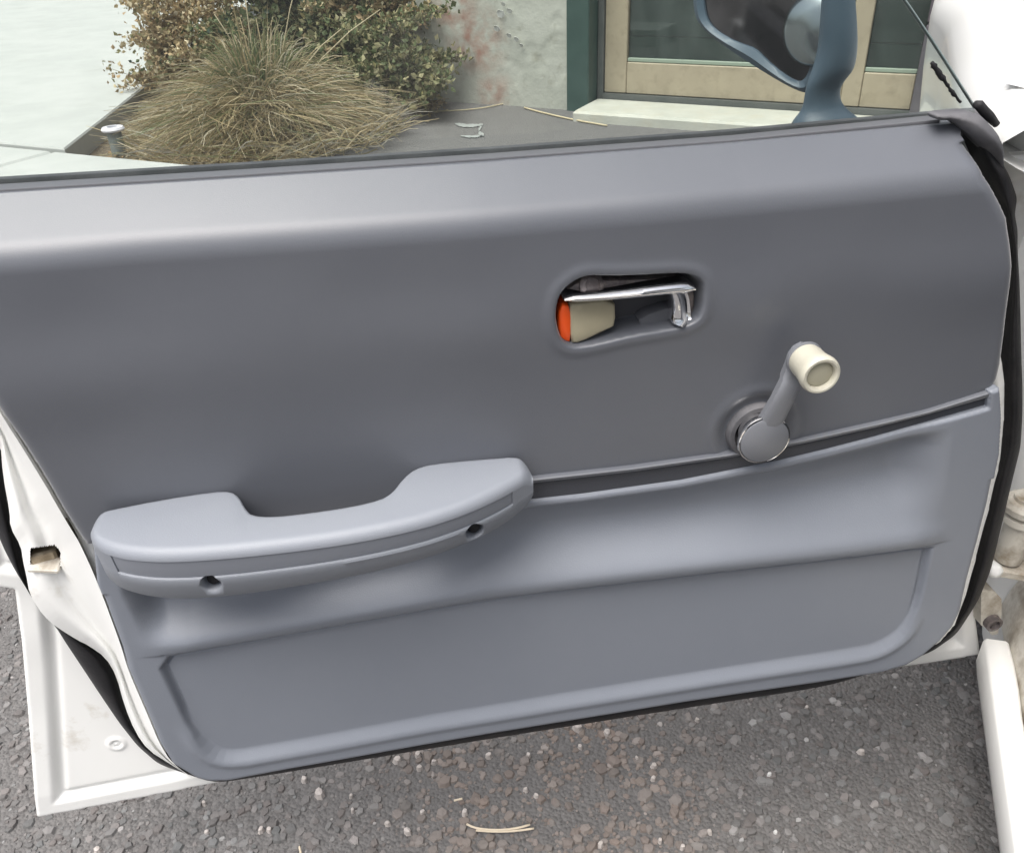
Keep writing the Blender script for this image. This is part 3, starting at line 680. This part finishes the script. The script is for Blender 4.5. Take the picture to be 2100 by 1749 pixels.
# weatherstrip loop: front edge, bottom, rear
sI = [(1998, 284), (2016, 324), (2031, 357), (2047, 388), (2062, 419), (2070, 450), (2077, 504), (2079, 552), (2074, 620), (2069, 700), (2066, 740), (2068, 850), (2065, 917), (2042, 999), (2021, 1097), (2001, 1179), (1980, 1246), (1950, 1290), (1900, 1330), (1703, 1385), (1400, 1430), (1000, 1495), (600, 1565), (440, 1588), (347, 1560), (304, 1533), (277, 1495), (253, 1446), (236, 1386), (205, 1345), (160, 1310), (118, 1284), (75, 1245), (50, 1190), (30, 1110), (10, 1010), (-10, 920), (-70, 800)]
sO = [(2010, 268), (2047, 320), (2070, 360), (2086, 406), (2081, 440), (2087, 472), (2087, 515), (2091, 580), (2093, 650), (2095, 740), (2097, 790), (2097, 850), (2093, 917), (2075, 989), (2057, 1066), (2032, 1169), (2006, 1232), (1962, 1300), (1905, 1340), (1703, 1406), (1400, 1452), (1000, 1515), (600, 1581), (440, 1606), (326, 1567), (282, 1529), (244, 1481), (206, 1425), (163, 1360), (135, 1318), (119, 1292), (100, 1268), (63, 1221), (30, 1168), (8, 1125), (-15, 1070), (-50, 1000), (-110, 880)]
sY = [.03]*18+[.034]*6+[.058]*14
I_ = resample(np.c_[np.array(sI, float)], 260) if False else None
def multi(a, n):
    a = np.array(a, float); k = np.linspace(0, len(a)-1, n); out = np.stack([np.interp(k, np.arange(len(a)), a[:, c]) for c in range(a.shape[1])], 1)
    kk = np.array([1, 2, 3, 2, 1.])/9; pad = np.pad(out, ((2, 2), (0, 0)), 'edge'); return np.stack([np.convolve(pad[:, c], kk, 'valid') for c in range(a.shape[1])], 1)
D = multi(np.c_[np.array(sI), np.array(sO), np.array(sY)[:, None]], 300); secs = []
for k, (u0, v0, u1, v1, y) in enumerate(D):
    row = []; wob = .003*math.sin(k*.31)*math.sin(k*.11)
    for t in np.linspace(0, 1, 9):
        row.append(onY(u0*(1-t)+u1*t, v0*(1-t)+v1*t, y+.014-.012*math.sin(t*math.pi)**.7+wob*t))
    row += [row[-1]+np.array((0, .02, 0)), row[0]+np.array((0, .02, 0))]; secs.append(row)
MB().loft(secs).make('weatherstrip', M['rubber'], door)
# folded rubber flap at the top front corner
fp = [(1921, 236), (1960, 236), (2010, 231), (2040, 262), (2057, 291), (2070, 326), (2070, 362), (2057, 343), (2040, 322), (2020, 305), (1998, 285), (1985, 272), (1970, 257), (1955, 250), (1927, 250)]
fpl = XZ(fp, .03); fpl = smooth_loop(fpl, 2)
relief('seal_flap', fpl, lambda x, z, d: .030+rnd_edge(d, .005)+.004*vnoise(x, z, 38, 4)-.004*sstep(.0, .01, d), M['rubber2'], door, res=.0014, skirt=.012)
mb = MB(); mb.tube(P3([(2000, 214), (2008, 216), (2018, 228), (2030, 240), (2044, 256)], .05), [.003, .0042, .0042, .0042, .003], 8); mb.make('seal_edge', M['rubber'], door)

# ---- upper vinyl panel
TOPY = .045
topline = XZ([(-190, 409), (0, 397), (500, 366), (1000, 333), (1500, 295), (1900, 258), (1968, 253)], TOPY)
def ztop(x): return np.interp(x, topline[:, 0], topline[:, 1])
vR = XZ([(1968, 253), (1985, 262), (1998, 284), (2031, 364), (2060, 420), (2072, 448), (2078, 504), (2080, 544), (2074, 612), (2068, 684), (2060, 748), (2052, 780), (2040, 802)], .0)
vR[0] = topline[-1]; vR[1] = XZ([(1985, 262)], .035)[0]; vR[2] = XZ([(1999, 288)], .015)[0]
vB = XZ([(1950, 850), (1800, 890), (1500, 945), (1095, 1010), (700, 1075), (175, 1125)], .0)
vL = XZ([(158, 1102), (123, 1047), (94, 996), (43, 913), (4, 853), (-60, 740), (-150, 560)], .0)
vpoly = np.vstack([topline, vR[1:], vB, vL])
hnd = smooth_loop(XZ([(1140, 650), (1146, 608), (1165, 585), (1200, 566), (1250, 568), (1330, 565), (1400, 561), (1432, 572), (1440, 592), (1436, 630), (1424, 655), (1380, 668), (1300, 680), (1200, 706), (1168, 707), (1148, 690)], .0), 2)
es_c = XZ([(1550, 880)], 0)[0]
def yvinyl(x, z, d):
    r_ = .028; phi = math.radians(54); zt_ = ztop(x); hz = r_*math.sin(phi); yb = r_*(1-math.cos(phi)); sl_ = math.tan(phi)
    dz = (TOPY-yb)/sl_; q = zt_-dz-hz; t = z-q
    y = np.where(t <= 0, 0, np.where(t < hz, r_-np.sqrt(np.clip(r_*r_-t*t, 0, None)), yb+(t-hz)*sl_))
    y = y+.0014*vnoise(x, z, 7, 11)+.0007*vnoise(x*.6, z, 22, 12)
    y += -.0035*np.exp(-((z-(.775+.02*x))/.045)**2)                      # slight belly of the padding
    ed = np.where(z > zt_-.03, .02, d); y += rnd_edge(np.minimum(ed, d+np.where(z > zt_-.012, .02, 0)), .012)*.9
    s = sdist(x, z, hnd)
    y += -.0012*np.exp(-((s+.006)/.005)**2)+.004*sstep(-.022, -.012, s)*sstep(.0, -.006, s)*0
    y += .030*sstep(-.0022, .0040, s)
    re = np.hypot(x-es_c[0], z-es_c[1]); y += .003*np.exp(-((re-.029)/.006)**2)-.0012*np.exp(-((re-.042)/.006)**2)
    return y
relief('upper_trim', vpoly, yvinyl, M['vinyl'], door, res=.0013, skirt=.014)['label'] = 'dark grey vinyl upper trim panel'
# ---- lower moulded panel
stripU = [(1095, 990), (1300, 967), (1500, 938), (1650, 909), (1800, 876), (1900, 850), (2026, 816)]
stripL = [(2026, 836), (1900, 872), (1800, 900), (1700, 926), (1600, 950), (1400, 990), (1200, 1018), (1090, 1030)]
rimU = [(2050, 795), (1990, 818), (1900, 845), (1800, 868), (1650, 901), (1500, 930), (1300, 959), (1095, 982)]
lowp = np.vstack([XZ([(2050, 795), (2028, 803), (2027, 820)]+stripL, -.006), XZ([(1000, 1030), (600, 1080), (300, 1100), (190, 1104)], -.006), XZ(trimL[7:], -.004), XZ(trimB[::-1][1:-1], -.004), XZ(trimR[::-1][:-1], -.004)])
insT = [(325, 1348), (420, 1329), (1000, 1226), (1400, 1180), (1700, 1146), (1908, 1119)]
insR = [(1903, 1127), (1888, 1205), (1872, 1261), (1857, 1292), (1836, 1312), (1806, 1330), (1770, 1341)]
insB = [(1600, 1366), (1000, 1462), (560, 1541), (490, 1554), (450, 1552), (420, 1535), (395, 1500), (360, 1420)]
insp = smooth_loop(np.vstack([XZ(insT, -.004), XZ(insR, -.004), XZ(insB, -.004)]), 1)
stp = np.vstack([XZ(stripU, -.002), XZ(stripL, -.002)])
ledge = XZ(insT, -.012); lipz = XZ([(180, 1180), (360, 1195), (600, 1160), (850, 1100), (1000, 1050), (1090, 1035), (1200, 1022), (1400, 994), (1600, 954), (1700, 930), (1800, 904), (1900, 876), (2030, 840)], -.006)
insbz = XZ([(360, 1560), (560, 1541), (1000, 1462), (1600, 1366), (1900, 1310)], -.004)
pl_l = XZ([(262, 1215), (330, 1350)], 0); pr_l = XZ([(1935, 900), (1915, 1120)], 0)
def ylow(x, z, d):
    zl = np.interp(x, ledge[:, 0], ledge[:, 1]); zp = np.interp(x, lipz[:, 0], lipz[:, 1]); zb_ = np.interp(x, insbz[:, 0], insbz[:, 1])
    h = np.full(x.shape, .008)
    wv = np.clip((z-zl)/np.maximum(zp-zl, .02), -.5, 1.5)
    xl = np.interp(z, pl_l[::-1, 1], pl_l[::-1, 0]); xr = np.interp(z, pr_l[::-1, 1], pr_l[::-1, 0])
    win = sstep(-.004, .022, x-xl)*sstep(-.005, .05, xr-x)
    bowl = -.026*sstep(.12, .62, wv)*(1-sstep(.80, .97, wv)*.85)*win
    belly = .007*np.exp(-((z-zl-.010)/.016)**2)*(z > zl-.001)*sstep(-.02, .04, x-xl)*sstep(-.02, .04, xr-x)
    h = h+bowl+belly
    s = sdist(x, z, insp); f = np.clip((z-zb_)/np.maximum(zl-zb_, .02), 0, 1); wd = .0035+.009*(1-sstep(.05, .35, f))
    h -= .0062*sstep(-.2*wd, wd, s)
    h += .0022*np.exp(-((s+.006)/.006)**2)*(1-sstep(.1, .4, f))
    h -= .0055*np.exp(-((s-.0010)/.0022)**2)*sstep(.25, .5, f)
    y = -h+rnd_edge(d, np.where(z > .56, .0035, .009))+.0005*vnoise(x, z, 9, 21)
    return y
relief('lower_trim', lowp, ylow, M['plastic'], door, res=.0013, skirt=.022)['label'] = 'blue grey moulded plastic lower trim panel with pocket'
# dark inlay strip in the groove
stp_in = np.vstack([XZ([(u, v+2) for u, v in stripU], .0), XZ([(u, v-2) for u, v in stripL], .0)])
stp_in = np.vstack([XZ([(1080, 984)]+[(u, v-4) for u, v in stripU]+[(2034, 812)], .0), XZ([(2034, 840)]+[(u, v+7) for u, v in stripL]+[(1080, 1040)], .0)])
relief('trim_strip', stp_in, lambda x, z, d: -.0006+rnd_edge(d, .002), M['strip'], door, res=.0018, skirt=.006)
secs = []
for (u, v), (u2, v2) in zip(resample([(1080, 984), (1300, 959.5), (1500, 931), (1650, 902), (1800, 869), (1900, 845), (2034, 803)], 60), resample([(1080, 993), (1300, 968), (1500, 939), (1650, 910), (1800, 877), (1900, 852), (2034, 814)], 60)):
    a, b = onY(u, v, -.005), onY(u2, v2, -.005)
    secs.append([a+np.array((0, .010, 0)), a+np.array((0, .0012, .0004)), a*.8+b*.2+np.array((0, -.0006, 0)), a*.3+b*.7+np.array((0, -.0004, 0)), b+np.array((0, .001, 0)), b+np.array((0, .010, -.0005))])
MB().loft(secs).make('strip_rim', M['vinyl'], door, auto=50)

# ---- armrest with pull grip
ZA = .654
bk_l = [(176, 1075), (190, 1050), (210, 1042), (330, 1018), (440, 1001), (474, 1001), (490, 1012), (502, 1035), (516, 1050), (560, 1053), (640, 1044), (720, 1032), (780, 1018), (805, 1003), (826, 975), (850, 955), (885, 945), (980, 936), (1060, 930), (1082, 938), (1094, 962)]
fr_l = [(176, 1076), (182, 1098), (205, 1117), (260, 1131), (350, 1135), (500, 1124), (700, 1100), (850, 1070), (940, 1042), (1010, 1012), (1060, 985), (1090, 966), (1094, 963)]
bo_l = [(182, 1110), (190, 1140), (215, 1183), (260, 1206), (300, 1213), (360, 1216), (430, 1212), (500, 1204), (700, 1171), (850, 1139), (950, 1109), (1020, 1083), (1062, 1058), (1086, 1028), (1095, 990)]
bkc = np.array([onZ(u, v, ZA) for u, v in bk_l]); frc = np.array([onZ(u, v, ZA) for u, v in fr_l])
bkc = smooth_line(bkc, 200, 1); frc = smooth_line(frc, 200, 2)
x0, x1 = max(bkc[0, 0], frc[0, 0])+.0005, min(bkc[-1, 0], frc[-1, 0])-.0005
Yf = lambda x: np.interp(x, frc[:, 0], frc[:, 1]); Yb = lambda x: np.interp(x, bkc[:, 0], bkc[:, 1])
boc = []
for u, v in bo_l:
    P = onY(u, v, -.04)
    for _ in range(4): P = onY(u, v, float(Yf(np.clip(P[0], x0, x1)))*.72)
    boc.append(P-np.array((0, 0, .004)))
boc = smooth_line(np.array(boc), 200, 2); o_ = np.argsort(boc[:, 0]); boc = boc[o_]
Zb = lambda x: np.interp(x, boc[:, 0], boc[:, 2])
il0, il1 = onY(232, 1150, -.06)[0], onY(1052, 1018, -.05)[0]
tt = np.linspace(0, 1, 150); xs = x0+(x1-x0)*(.5-.5*np.cos(tt*math.pi)); xs = np.sort(np.r_[xs, np.linspace(onZ(470, 1001, ZA)[0], onZ(525, 1050, ZA)[0], 40), np.linspace(onZ(775, 1018, ZA)[0], onZ(890, 945, ZA)[0], 50), il0-.001, il0, il0+.0012, il1-.0012, il1, il1+.001]); xs = xs[np.r_[True, np.diff(xs) > 2e-4]]
def arc(c, r, a0, a1, n): return [(c[0]+r*math.cos(a), c[1]+r*math.sin(a)) for a in np.linspace(a0, a1, n)]
secs = []; inl = []
for x in xs:
    yf, yb, zb2 = float(Yf(x)), float(Yb(x)), float(Zb(x)); yb = min(yb, .004)
    ze = ZA-.010*max(0, 1-(x-x0)/.012)**2-.010*max(0, 1-(x1-x)/.012)**2
    zb2 = min(zb2, ze-.02); th_ = max(yb-yf, .0015); r1 = min(.0095, th_*.48, (ze-zb2)*.4); r2 = min(.008, th_*.48)
    ins_ = 1.0 if il0 < x < il1 else 0.0
    yl = yf+.012*min(1, th_/.04)                       # front face leans inwards towards the bottom
    def ff(k): return yf+(yl-yf)*k**1.5
    Hh = ze-r1-zb2; z_i0, z_i1 = ze-r1-Hh*.0, ze-r1-Hh*.37
    a = .0020*ins_
    y0, y1 = ff(.0), ff(.37)
    sec = arc((yb-r2, ze-r2), r2, 0, math.pi/2, 6)+arc((yf+r1, ze-r1), r1, math.pi/2, math.pi, 9)
    sec += [(y0, z_i0), (y0+a, z_i0-.0006), (y1+a, z_i1+.0008), (y1, z_i1), (y1-.0006*ins_, z_i1-.002)]
    r3 = min(.012, Hh*.25); sec += [(ff(.55), ze-r1-Hh*.55), (ff(.8), ze-r1-Hh*.8)]
    sec += [(yl+r3*.25, zb2+r3*.35), (yl+r3, zb2), (max(yb, yl+r3+.001) if yb > -.01 else max(yb-.001, yl+r3), zb2), (yb, zb2+.004 if yb > -.01 else zb2+.006)]
    secs.append([np.array((x, p, q)) for p, q in sec])
    if ins_: inl.append([np.array((x, y0+.0012, z_i0-.0012)), np.array((x, (y0+y1)/2+.0008, (z_i0+z_i1)/2)), np.array((x, y1+.0014, z_i1+.0016)), np.array((x, y1+.004, z_i1+.0016)), np.array((x, y0+.004, z_i0-.0012))])
MBa = MB(); MBa.loft(secs); arm = MBa.make('armrest', M['armrest'], door, auto=38)
# screw holes cut into the lower face
cut = MB(); hc = []
for u, v in ((436, 1198), (973, 1092)):
    P = onY(u, v, -.05)
    for _ in range(4): P = onY(u, v, float(Yf(P[0]))+.008)
    hc.append(P); cut.lathe(P+np.array((0, .012, 0)), (0, -1, .25), [(.0085, -.004), (.0085, .03)], 24)
co = cut.make('cutter', None); bo = arm.modifiers.new('b', 'BOOLEAN'); bo.object = co; bo.operation = 'DIFFERENCE'; bo.solver = 'EXACT'
bpy.context.view_layer.update()
dg = bpy.context.evaluated_depsgraph_get(); nm = bpy.data.meshes.new_from_object(arm.evaluated_get(dg))
arm.modifiers.clear()
if len(nm.polygons) > 500: arm.data = nm
cm = co.data; bpy.data.objects.remove(co); bpy.data.meshes.remove(cm)
for P in hc: MB().lathe(P+np.array((0, .010, 0)), (0, -1, .25), [(0, 0), (.0055, 0), (.0055, .003), (.003, .0042), (0, .0042)], 16).make('screw', M['rubber'], door, auto=40)
MB().loft(inl).make('armrest_inlay', mat('inlay_grey', (.23, .245, .28), .42), door, auto=38)

# ---- window crank
def disc(c, r, prof, m, name, n=44): return MB().lathe(c, (0, -1, 0), [(r*a, h) for a, h in prof], n).make(name, m, door, auto=35)
hub = onY(1569, 905, -.024); ec = onY(1551, 882, .0)
disc((ec[0], .004, ec[2]), .0290, [(0, 0), (1, 0), (1, .006), (.94, .0095), (.80, .010), (.74, .006), (.4, .006), (0, .006)], M['rubber2'], 'crank_escutcheon')
disc((hub[0], -.002, hub[2]), .0243, [(0, 0), (.8, 0), (.82, .012), (1, .0165), (1.02, .019), (1.0, .0205), (.955, .0208), (.93, .0195), (0, .0195)], M['chrome'], 'crank_hub')
disc((hub[0], -.0212, hub[2]), .0226, [(0, 0), (1, 0), (1.0, .0022), (.95, .003), (0, .0033)], M['satin'], 'crank_cap')
kb = onY(1651, 737, -.030)
hd = np.array((hub[0], -.0205, hub[2])); ke = np.array((kb[0], -.030, kb[2])); dd = ke-hd; dd[1] = 0; Ld = np.linalg.norm(dd); dd /= Ld; pn = np.array((-dd[2], 0, dd[0]))
secs = []
for t, wd, yy in ((-.02, .0108, -.0170), (.14, .0104, -.0185), (.24, .0100, -.0198), (.34, .0096, -.0212), (.5, .0090, -.0232), (.72, .0086, -.0245), (.76, .0086, -.0225), (.9, .0095, -.0235), (1.0, .0105, -.024), (1.08, .0085, -.024), (1.13, .004, -.024)):
    c = hd+dd*Ld*t; wd *= 1.12; secs.append([np.array((c[0], yy-k, c[2]))+pn*wd*a for a, k in ((-1, -.004), (-1, .0022), (-.82, .0042), (-.4, .0052), (.4, .0052), (.82, .0042), (1, .0022), (1, -.004))])
MB().loft(secs).make('crank_arm', M['satin'], door, auto=40)
k0 = np.array((kb[0], -.0265, kb[2]))
disc(k0, .0155, [(0, 0), (.9, 0), (.98, .0005), (1.03, .002), (1.02, .0035), (.95, .0042), (0, .0042)], M['satin'], 'knob_ring', 60)
disc(k0+np.array((0, -.0035, 0)), .0168, [(0, 0), (.86, 0), (.90, .004), (.90, .010), (.94, .018), (1.0, .023), (1.02, .0265), (.99, .0295), (.92, .0312), (.82, .0312), (.72, .0300), (.69, .0265), (.68, .0255), (0, .0255)], M['cream'], 'crank_knob')
disc(k0+np.array((0, -.0287, 0)), .0113, [(0, 0), (1, 0), (1, .0014), (.9, .002), (0, .002)], M['creamdk'], 'knob_cap')

# ---- inside handle
cup = MB(); hp2 = [np.array((a, .0255, b)) for a, b in hnd]; cup.add(hp2, [tuple(range(len(hp2)))])
cup.make('handle_cup', mat('cup_grey', (.075, .076, .085), .6), door, False)
def plate(pts, y0, th, m, name, bev=.0015, auto=40):
    loop = smooth_loop(XZ(pts, y0), 1); c = loop.mean(0); mb = MB()
    def rg(y, s): 
        q = loop+(c-loop)/np.linalg.norm(c-loop, axis=1, keepdims=True)*s; return [np.array((a, y, b)) for a, b in q]
    mb.loft([rg(y0+th, 0), rg(y0+bev, 0), rg(y0, bev)]); return mb.make(name, m, door, auto=auto)
plate([(1158, 602), (1166, 588), (1205, 572), (1260, 575), (1400, 570), (1412, 590), (1300, 600), (1160, 612)], .006, .014, M['rust'], 'handle_plate')
MB().lathe(onY(1213, 584, .005), (0, -1, .35), [(0, -.006), (.0105, -.004), (.010, .0015), (.006, .004), (.0055, .002), (0, .002)], 18).make('handle_bolt', M['rust'], door, auto=45)
# lever: chrome bar with a folded finger tab
hb_ = [onY(u, v, y) for u, v, y in ((1154, 609, -.002), (1200, 607, -.004), (1270, 602, -.005), (1340, 594, -.005), (1400, 588, -.003), (1421, 587, .001))]
secs = []
for k, p in enumerate(smooth_line(hb_, 30, 2)):
    e = min(1, (k+.4)/2.5, (29-k+.4)/2.5); hgt = .0042*(.8+.35*(k/29))*e**.5
    secs.append([p+np.array((0, a*.0075, b*hgt)) for a, b in ((1.6, -.9), (.1, -1), (-.7, -.75), (-1, -.2), (-1, .25), (-.6, .85), (.1, 1), (1.6, 1))])
MB().loft(secs).make('handle_bar', M['chrome'], door, auto=50)
tb = [onY(u, v, y) for u, v, y in ((1388, 594, .002), (1396, 612, .002), (1398, 640, .001), (1397, 658, -.001), (1406, 666, -.004))]
secs = []
for k, p in enumerate(smooth_line(tb, 26, 2)):
    t = k/25; wd = .0075+.002*t-.004*max(0, t-.9)/.1
    secs.append([p+np.array((a*wd, b*.0035+ (.012 if c else 0), 0)) for a, b, c in ((-1, 1, 1), (-1, -.3, 0), (-.75, -1, 0), (-.2, -.7, 0), (.3, .3, 0), (.75, 1.2, 0), (1, .8, 0), (1, 2, 1))])
MB().loft(secs).make('handle_tab', M['chrome'], door, auto=50)
plate([(1404, 592), (1424, 590), (1425, 640), (1416, 662), (1404, 655)], .008, .014, M['rust'], 'lever_side', .002)
plate([(1309, 652), (1385, 625), (1388, 660), (1316, 671)], .010, .015, mat('cup_block', (.13, .135, .15), .55), 'lever_stop', .001)
# lock slider: tan block with an orange end
bl_ = [(1176, 622), (1262, 612), (1264, 668), (1250, 676), (1186, 706), (1170, 704), (1168, 630)]
def block(pts, y0, y1, m, name, shr=.002):
    loop = smooth_loop(XZ(pts, y0), 1); c = loop.mean(0); mb = MB()
    def rg(y, s): q = loop+(c-loop)/np.linalg.norm(c-loop, axis=1, keepdims=True)*s; return [np.array((a, y, b)) for a, b in q]
    mb.loft([rg(y1, 0), rg(y0+.003, 0), rg(y0+.0008, .0010), rg(y0, shr+.001)]); return mb.make(name, m, door, auto=50)
block(bl_, .002, .024, M['tan'], 'lock_slider')
block([(1147, 622), (1173, 628), (1172, 704), (1160, 702), (1145, 692)], .003, .024, M['orange'], 'lock_flag', .0015)

# ---- belt line: inner scraper, outer moulding, glass
xb = np.linspace(-190, 1927, 60)
yU = np.interp(xb, [-190, 0, 500, 1000, 1500, 1927], [391, 379, 348.5, 316, 278.5, 236]); yL = np.interp(xb, [-190, 0, 500, 1000, 1500, 1927], [405.5, 393.5, 362, 329, 291.5, 249])
secs = []
for u, a, b in zip(xb, yU, yL):
    p0, p1 = onY(u, a, .062), onY(u, b, .049); secs.append([p1+np.array((0, .003, -.010)), p1, p1+np.array((0, .0005, .0012)), p0+np.array((0, -.0015, .0008)), p0, p0+np.array((0, .0, -.012))])
MB().loft(secs).make('belt_seal', M['belt'], door, auto=40)
secs = []
for u, a in zip(np.linspace(-190, 2012, 60), np.interp(np.linspace(-190, 2012, 60), [-190, 0, 500, 1000, 1500, 1930, 2012], [376, 364, 334, 302.5, 266, 227, 221])):
    p = onY(u, a, .085); secs.append([p+np.array((0, y_, z_)) for y_, z_ in ((-.008, -.045), (-.010, -.006), (-.006, 0), (.006, -.001), (.014, -.008), (.018, -.045))])
MB().loft(secs).make('belt_moulding', M['rubber2'], door, auto=40)
bs = MB(); q0, q1 = onY(-180, 430, .066), onY(1930, 300, .066); bs.loft([[p+np.array((0, y_, z_)) for y_, z_ in ((-.012, -.03), (-.012, -.012), (.012, -.012), (.012, -.03))] for p in (q0, q1)]); bs.make('slot_shade_bar', M['black'], door, False)  # black bar stands in for the shade down in the glass slot
GY = .070
gA, gB = onY(2001, 222, GY), onY(1831, 0, GY-.02)
gd = (gB-gA)/np.linalg.norm(gB-gA)
gl_top = 1.30
pts = [(-.50, .85), (gA[0], .85), (gA[0], gA[2])]
n_ = 20
for t in np.linspace(.05, 1, n_):
    z = gA[2]+(gl_top-gA[2])*t; x = gA[0]+(gB[0]-gA[0])/(gB[2]-gA[2])*(z-gA[2])*(1-.10*t)
    pts.append((x+.010*math.sin(min(t*6, 3.14)), z))
pts += [(-.35, gl_top+.02), (-.50, gl_top-.02)]
gp = np.array(pts)
ztopg = lambda z: GY-.16*np.clip(z-.91, 0, None)-.05*np.clip(z-.91, 0, None)**2
relief('window_glass', gp, lambda x, z, d: ztopg(z), M['glass'], door, res=.006, skirt=.0001)
# polished edge of the pane
mb = MB(); ep = [(x, z) for x, z in pts[2:-2]]; mb.tube([np.array((x, float(ztopg(np.array(z)))+.0015, z)) for x, z in ep], .0013, 6)
mb.make('glass_edge', mat('glass_edge_grey', (.22, .27, .27), .25), door)
# ragged black sealant line left on the pane
rg_ = smooth_line([(1911, 128), (1920, 144), (1930, 156), (1940, 172), (1952, 188), (1963, 202), (1970, 211)], 26, 1); mb = MB(); P = []; R_ = []
for k, (u, v) in enumerate(rg_):
    P.append(onY(u+random.uniform(-1, 1), v+random.uniform(-1, 1), float(ztopg(np.array(.94)))-.004)); R_.append((.0012+.0012*random.random())*(1.25 if k < 11 else .8))
mb.tube(P, R_, 6); mb.make('sealant_line', M['rubber'], door)

# ---- door mirror outside the glass
md = np.array((.62, -.78, 0)); md /= np.linalg.norm(md); mn = np.array((-.78, -.62, 0)); mn /= np.linalg.norm(mn)
m0 = onY(1650, 190, .165)
def onM(u, v, off=0.0):
    d = ray(u, v); q = m0+mn*off; k = ((q-CAM)@mn)/(d@mn); return CAM+d*k
head = [(1424, -110), (1424, 10), (1434, 48), (1470, 82), (1560, 142), (1640, 188), (1668, 190), (1690, 150), (1700, 60), (1700, -110)]
hl = smooth_loop([onM(u, v) for u, v in head], 2); cen = hl.mean(0)
def off(loop, s, n): return [p+(cen-p)/np.linalg.norm(cen-p)*s+mn*n for p in loop]
hm = MB(); hm.loft([off(hl, .0135, -.003), off(hl, .013, .003), off(hl, .006, .006), off(hl, 0, .003), off(hl, -.001, -.012), off(hl, .010, -.035), off(hl, .035, -.055)], cap=False)
last_ = off(hl, .035, -.055); hm.add(last_, [tuple(range(len(last_)))]); hm.make('mirror_housing', M['navy'], door, auto=50)
mg = MB(); mg.add(off(hl, .013, .0005), [tuple(range(len(hl)))]); mg.make('mirror_glass', M['mirror'], door, False)
cc = onM(1672, 62, .004); MB().lathe(cc, mn, [(.031, -.002), (.031, .002), (.026, .006), (.016, .009), (0, .0105)], 30).make('convex_mirror', M['convex'], door, auto=60)
secs = []
for (ul, ur, v, dep) in ((1690, 1742, -110, .9), (1688, 1750, -20, 1), (1684, 1755, 50, 1), (1680, 1756, 100, 1), (1668, 1750, 142, .9), (1658, 1732, 165, .75), (1653, 1722, 182, .6), (1650, 1721, 205, .6), (1645, 1732, 225, .7), (1630, 1758, 246, .9), (1626, 1764, 254, .9)):
    a, b = onY(ul, v, .13), onY(ur, v, .13); c = (a+b)/2; rx = (b[0]-a[0])/2
    secs.append([c+np.array((math.cos(t)*rx, math.sin(t)*rx*.8*dep, 0)) for t in np.linspace(0, 2*math.pi, 24, endpoint=False)])
def dens(secs, n):
    A = np.array(secs); m = A.shape[0]; out = []
    for j in range(A.shape[1]): out.append(smooth_line(A[:, j], n, 2))
    return [list(p) for p in np.array(out).transpose(1, 0, 2)]
MB().loft(dens(secs, 40)).make('mirror_arm', M['navy'], door)

# ================================================================== loose bits on the asphalt
peb_m = [mat('pebble_pale', (.47, .43, .405), .8, bump=.001, bscale=250, var=(.38, .345, .32), vscale=90), mat('pebble_white', (.55, .54, .53), .8, bump=.001, bscale=250)]
pebs = [(655, 1626, 17), (857, 1546, 11), (890, 1561, 9), (860, 1573, 10), (1002, 1548, 11), (1084, 1547, 9), (1185, 1490, 18), (1245, 1502, 16), (1341, 1569, 10), (1340, 1595, 9), (836, 1703, 12), (953, 1664, 11), (866, 1664, 9), (720, 1630, 7), (723, 1660, 7), (1078, 1618, 8), (1100, 1630, 8), (535, 1700, 10), (552, 1700, 9), (1232, 1730, 10), (1354, 1722, 7), (1455, 1704, 8), (1400, 1735, 8), (624, 1597, 11), (815, 1558, 14), (1578, 1587, 8), (1766, 1540, 11), (1590, 1706, 8), (1655, 1450, 8), (1430, 1475, 8), (418, 1645, 7), (424, 1705, 8), (200, 1742, 11), (795, 1687, 9), (1306, 1553, 7), (1190, 1530, 9)]
for k, (u, v, s) in enumerate(pebs):
    c = onZ(u, v, .004); r = s/1400.0*.70; n = 7; vv = [np.array((0, 0, r*.75))]
    r1 = [np.array((math.cos(a)*r*.75*random.uniform(.8, 1.15), math.sin(a)*r*.6*random.uniform(.8, 1.15), r*random.uniform(.45, .7))) for a in np.linspace(0, 6.283, n, endpoint=False)]
    r2 = [np.array((math.cos(a)*r*1.1*random.uniform(.85, 1.15), math.sin(a)*r*.85*random.uniform(.85, 1.15), -.004)) for a in np.linspace(0, 6.283, n, endpoint=False)]
    a0 = random.random()*6; Rz = np.array(((math.cos(a0), -math.sin(a0), 0), (math.sin(a0), math.cos(a0), 0), (0, 0, 1)))
    V = [c+Rz@p for p in vv+r1+r2]; Fq = []
    for i in range(n): j = (i+1) % n; Fq += [(0, 1+i, 1+j), (1+i, 1+n+i, 1+n+j, 1+j)]
    o = mk('pebble', V, Fq, peb_m[1 if v in (1587, 1706) else 0], None, False)
    tag(o, 'pale pebble lying loose on the dark asphalt below the open door', 'pebble', 'pale pebbles on the asphalt')
ndl = mat('pine_needle', (.58, .50, .38), .6)
ground_twig([(957, 1689), (975, 1698), (1020, 1702), (1060, 1698), (1087, 1690)], .0016, 'upper curved straw coloured pine needle of the crossed pair on the asphalt', 'pine_needle', ndl, .010)
ground_twig([(976, 1702), (1020, 1705), (1060, 1703), (1095, 1698)], .0016, 'lower straighter pine needle of the crossed pair on the asphalt', 'pine_needle', ndl, .008)
ground_twig([(931, 1641), (948, 1637)], .0016, 'short bit of broken straw between pebbles above the pine needles', 'straw_bit', ndl, .008)
ground_twig([(614, 1735), (617, 1749)], .0015, 'short upright bit of dry straw lying on the gritty asphalt', 'straw_bit', ndl, .008)
for o in bpy.data.objects:
    if o.type == 'MESH' and o.parent is None and o.get('category') is None and o.get('kind') is None: print('UNTAGGED', o.name)
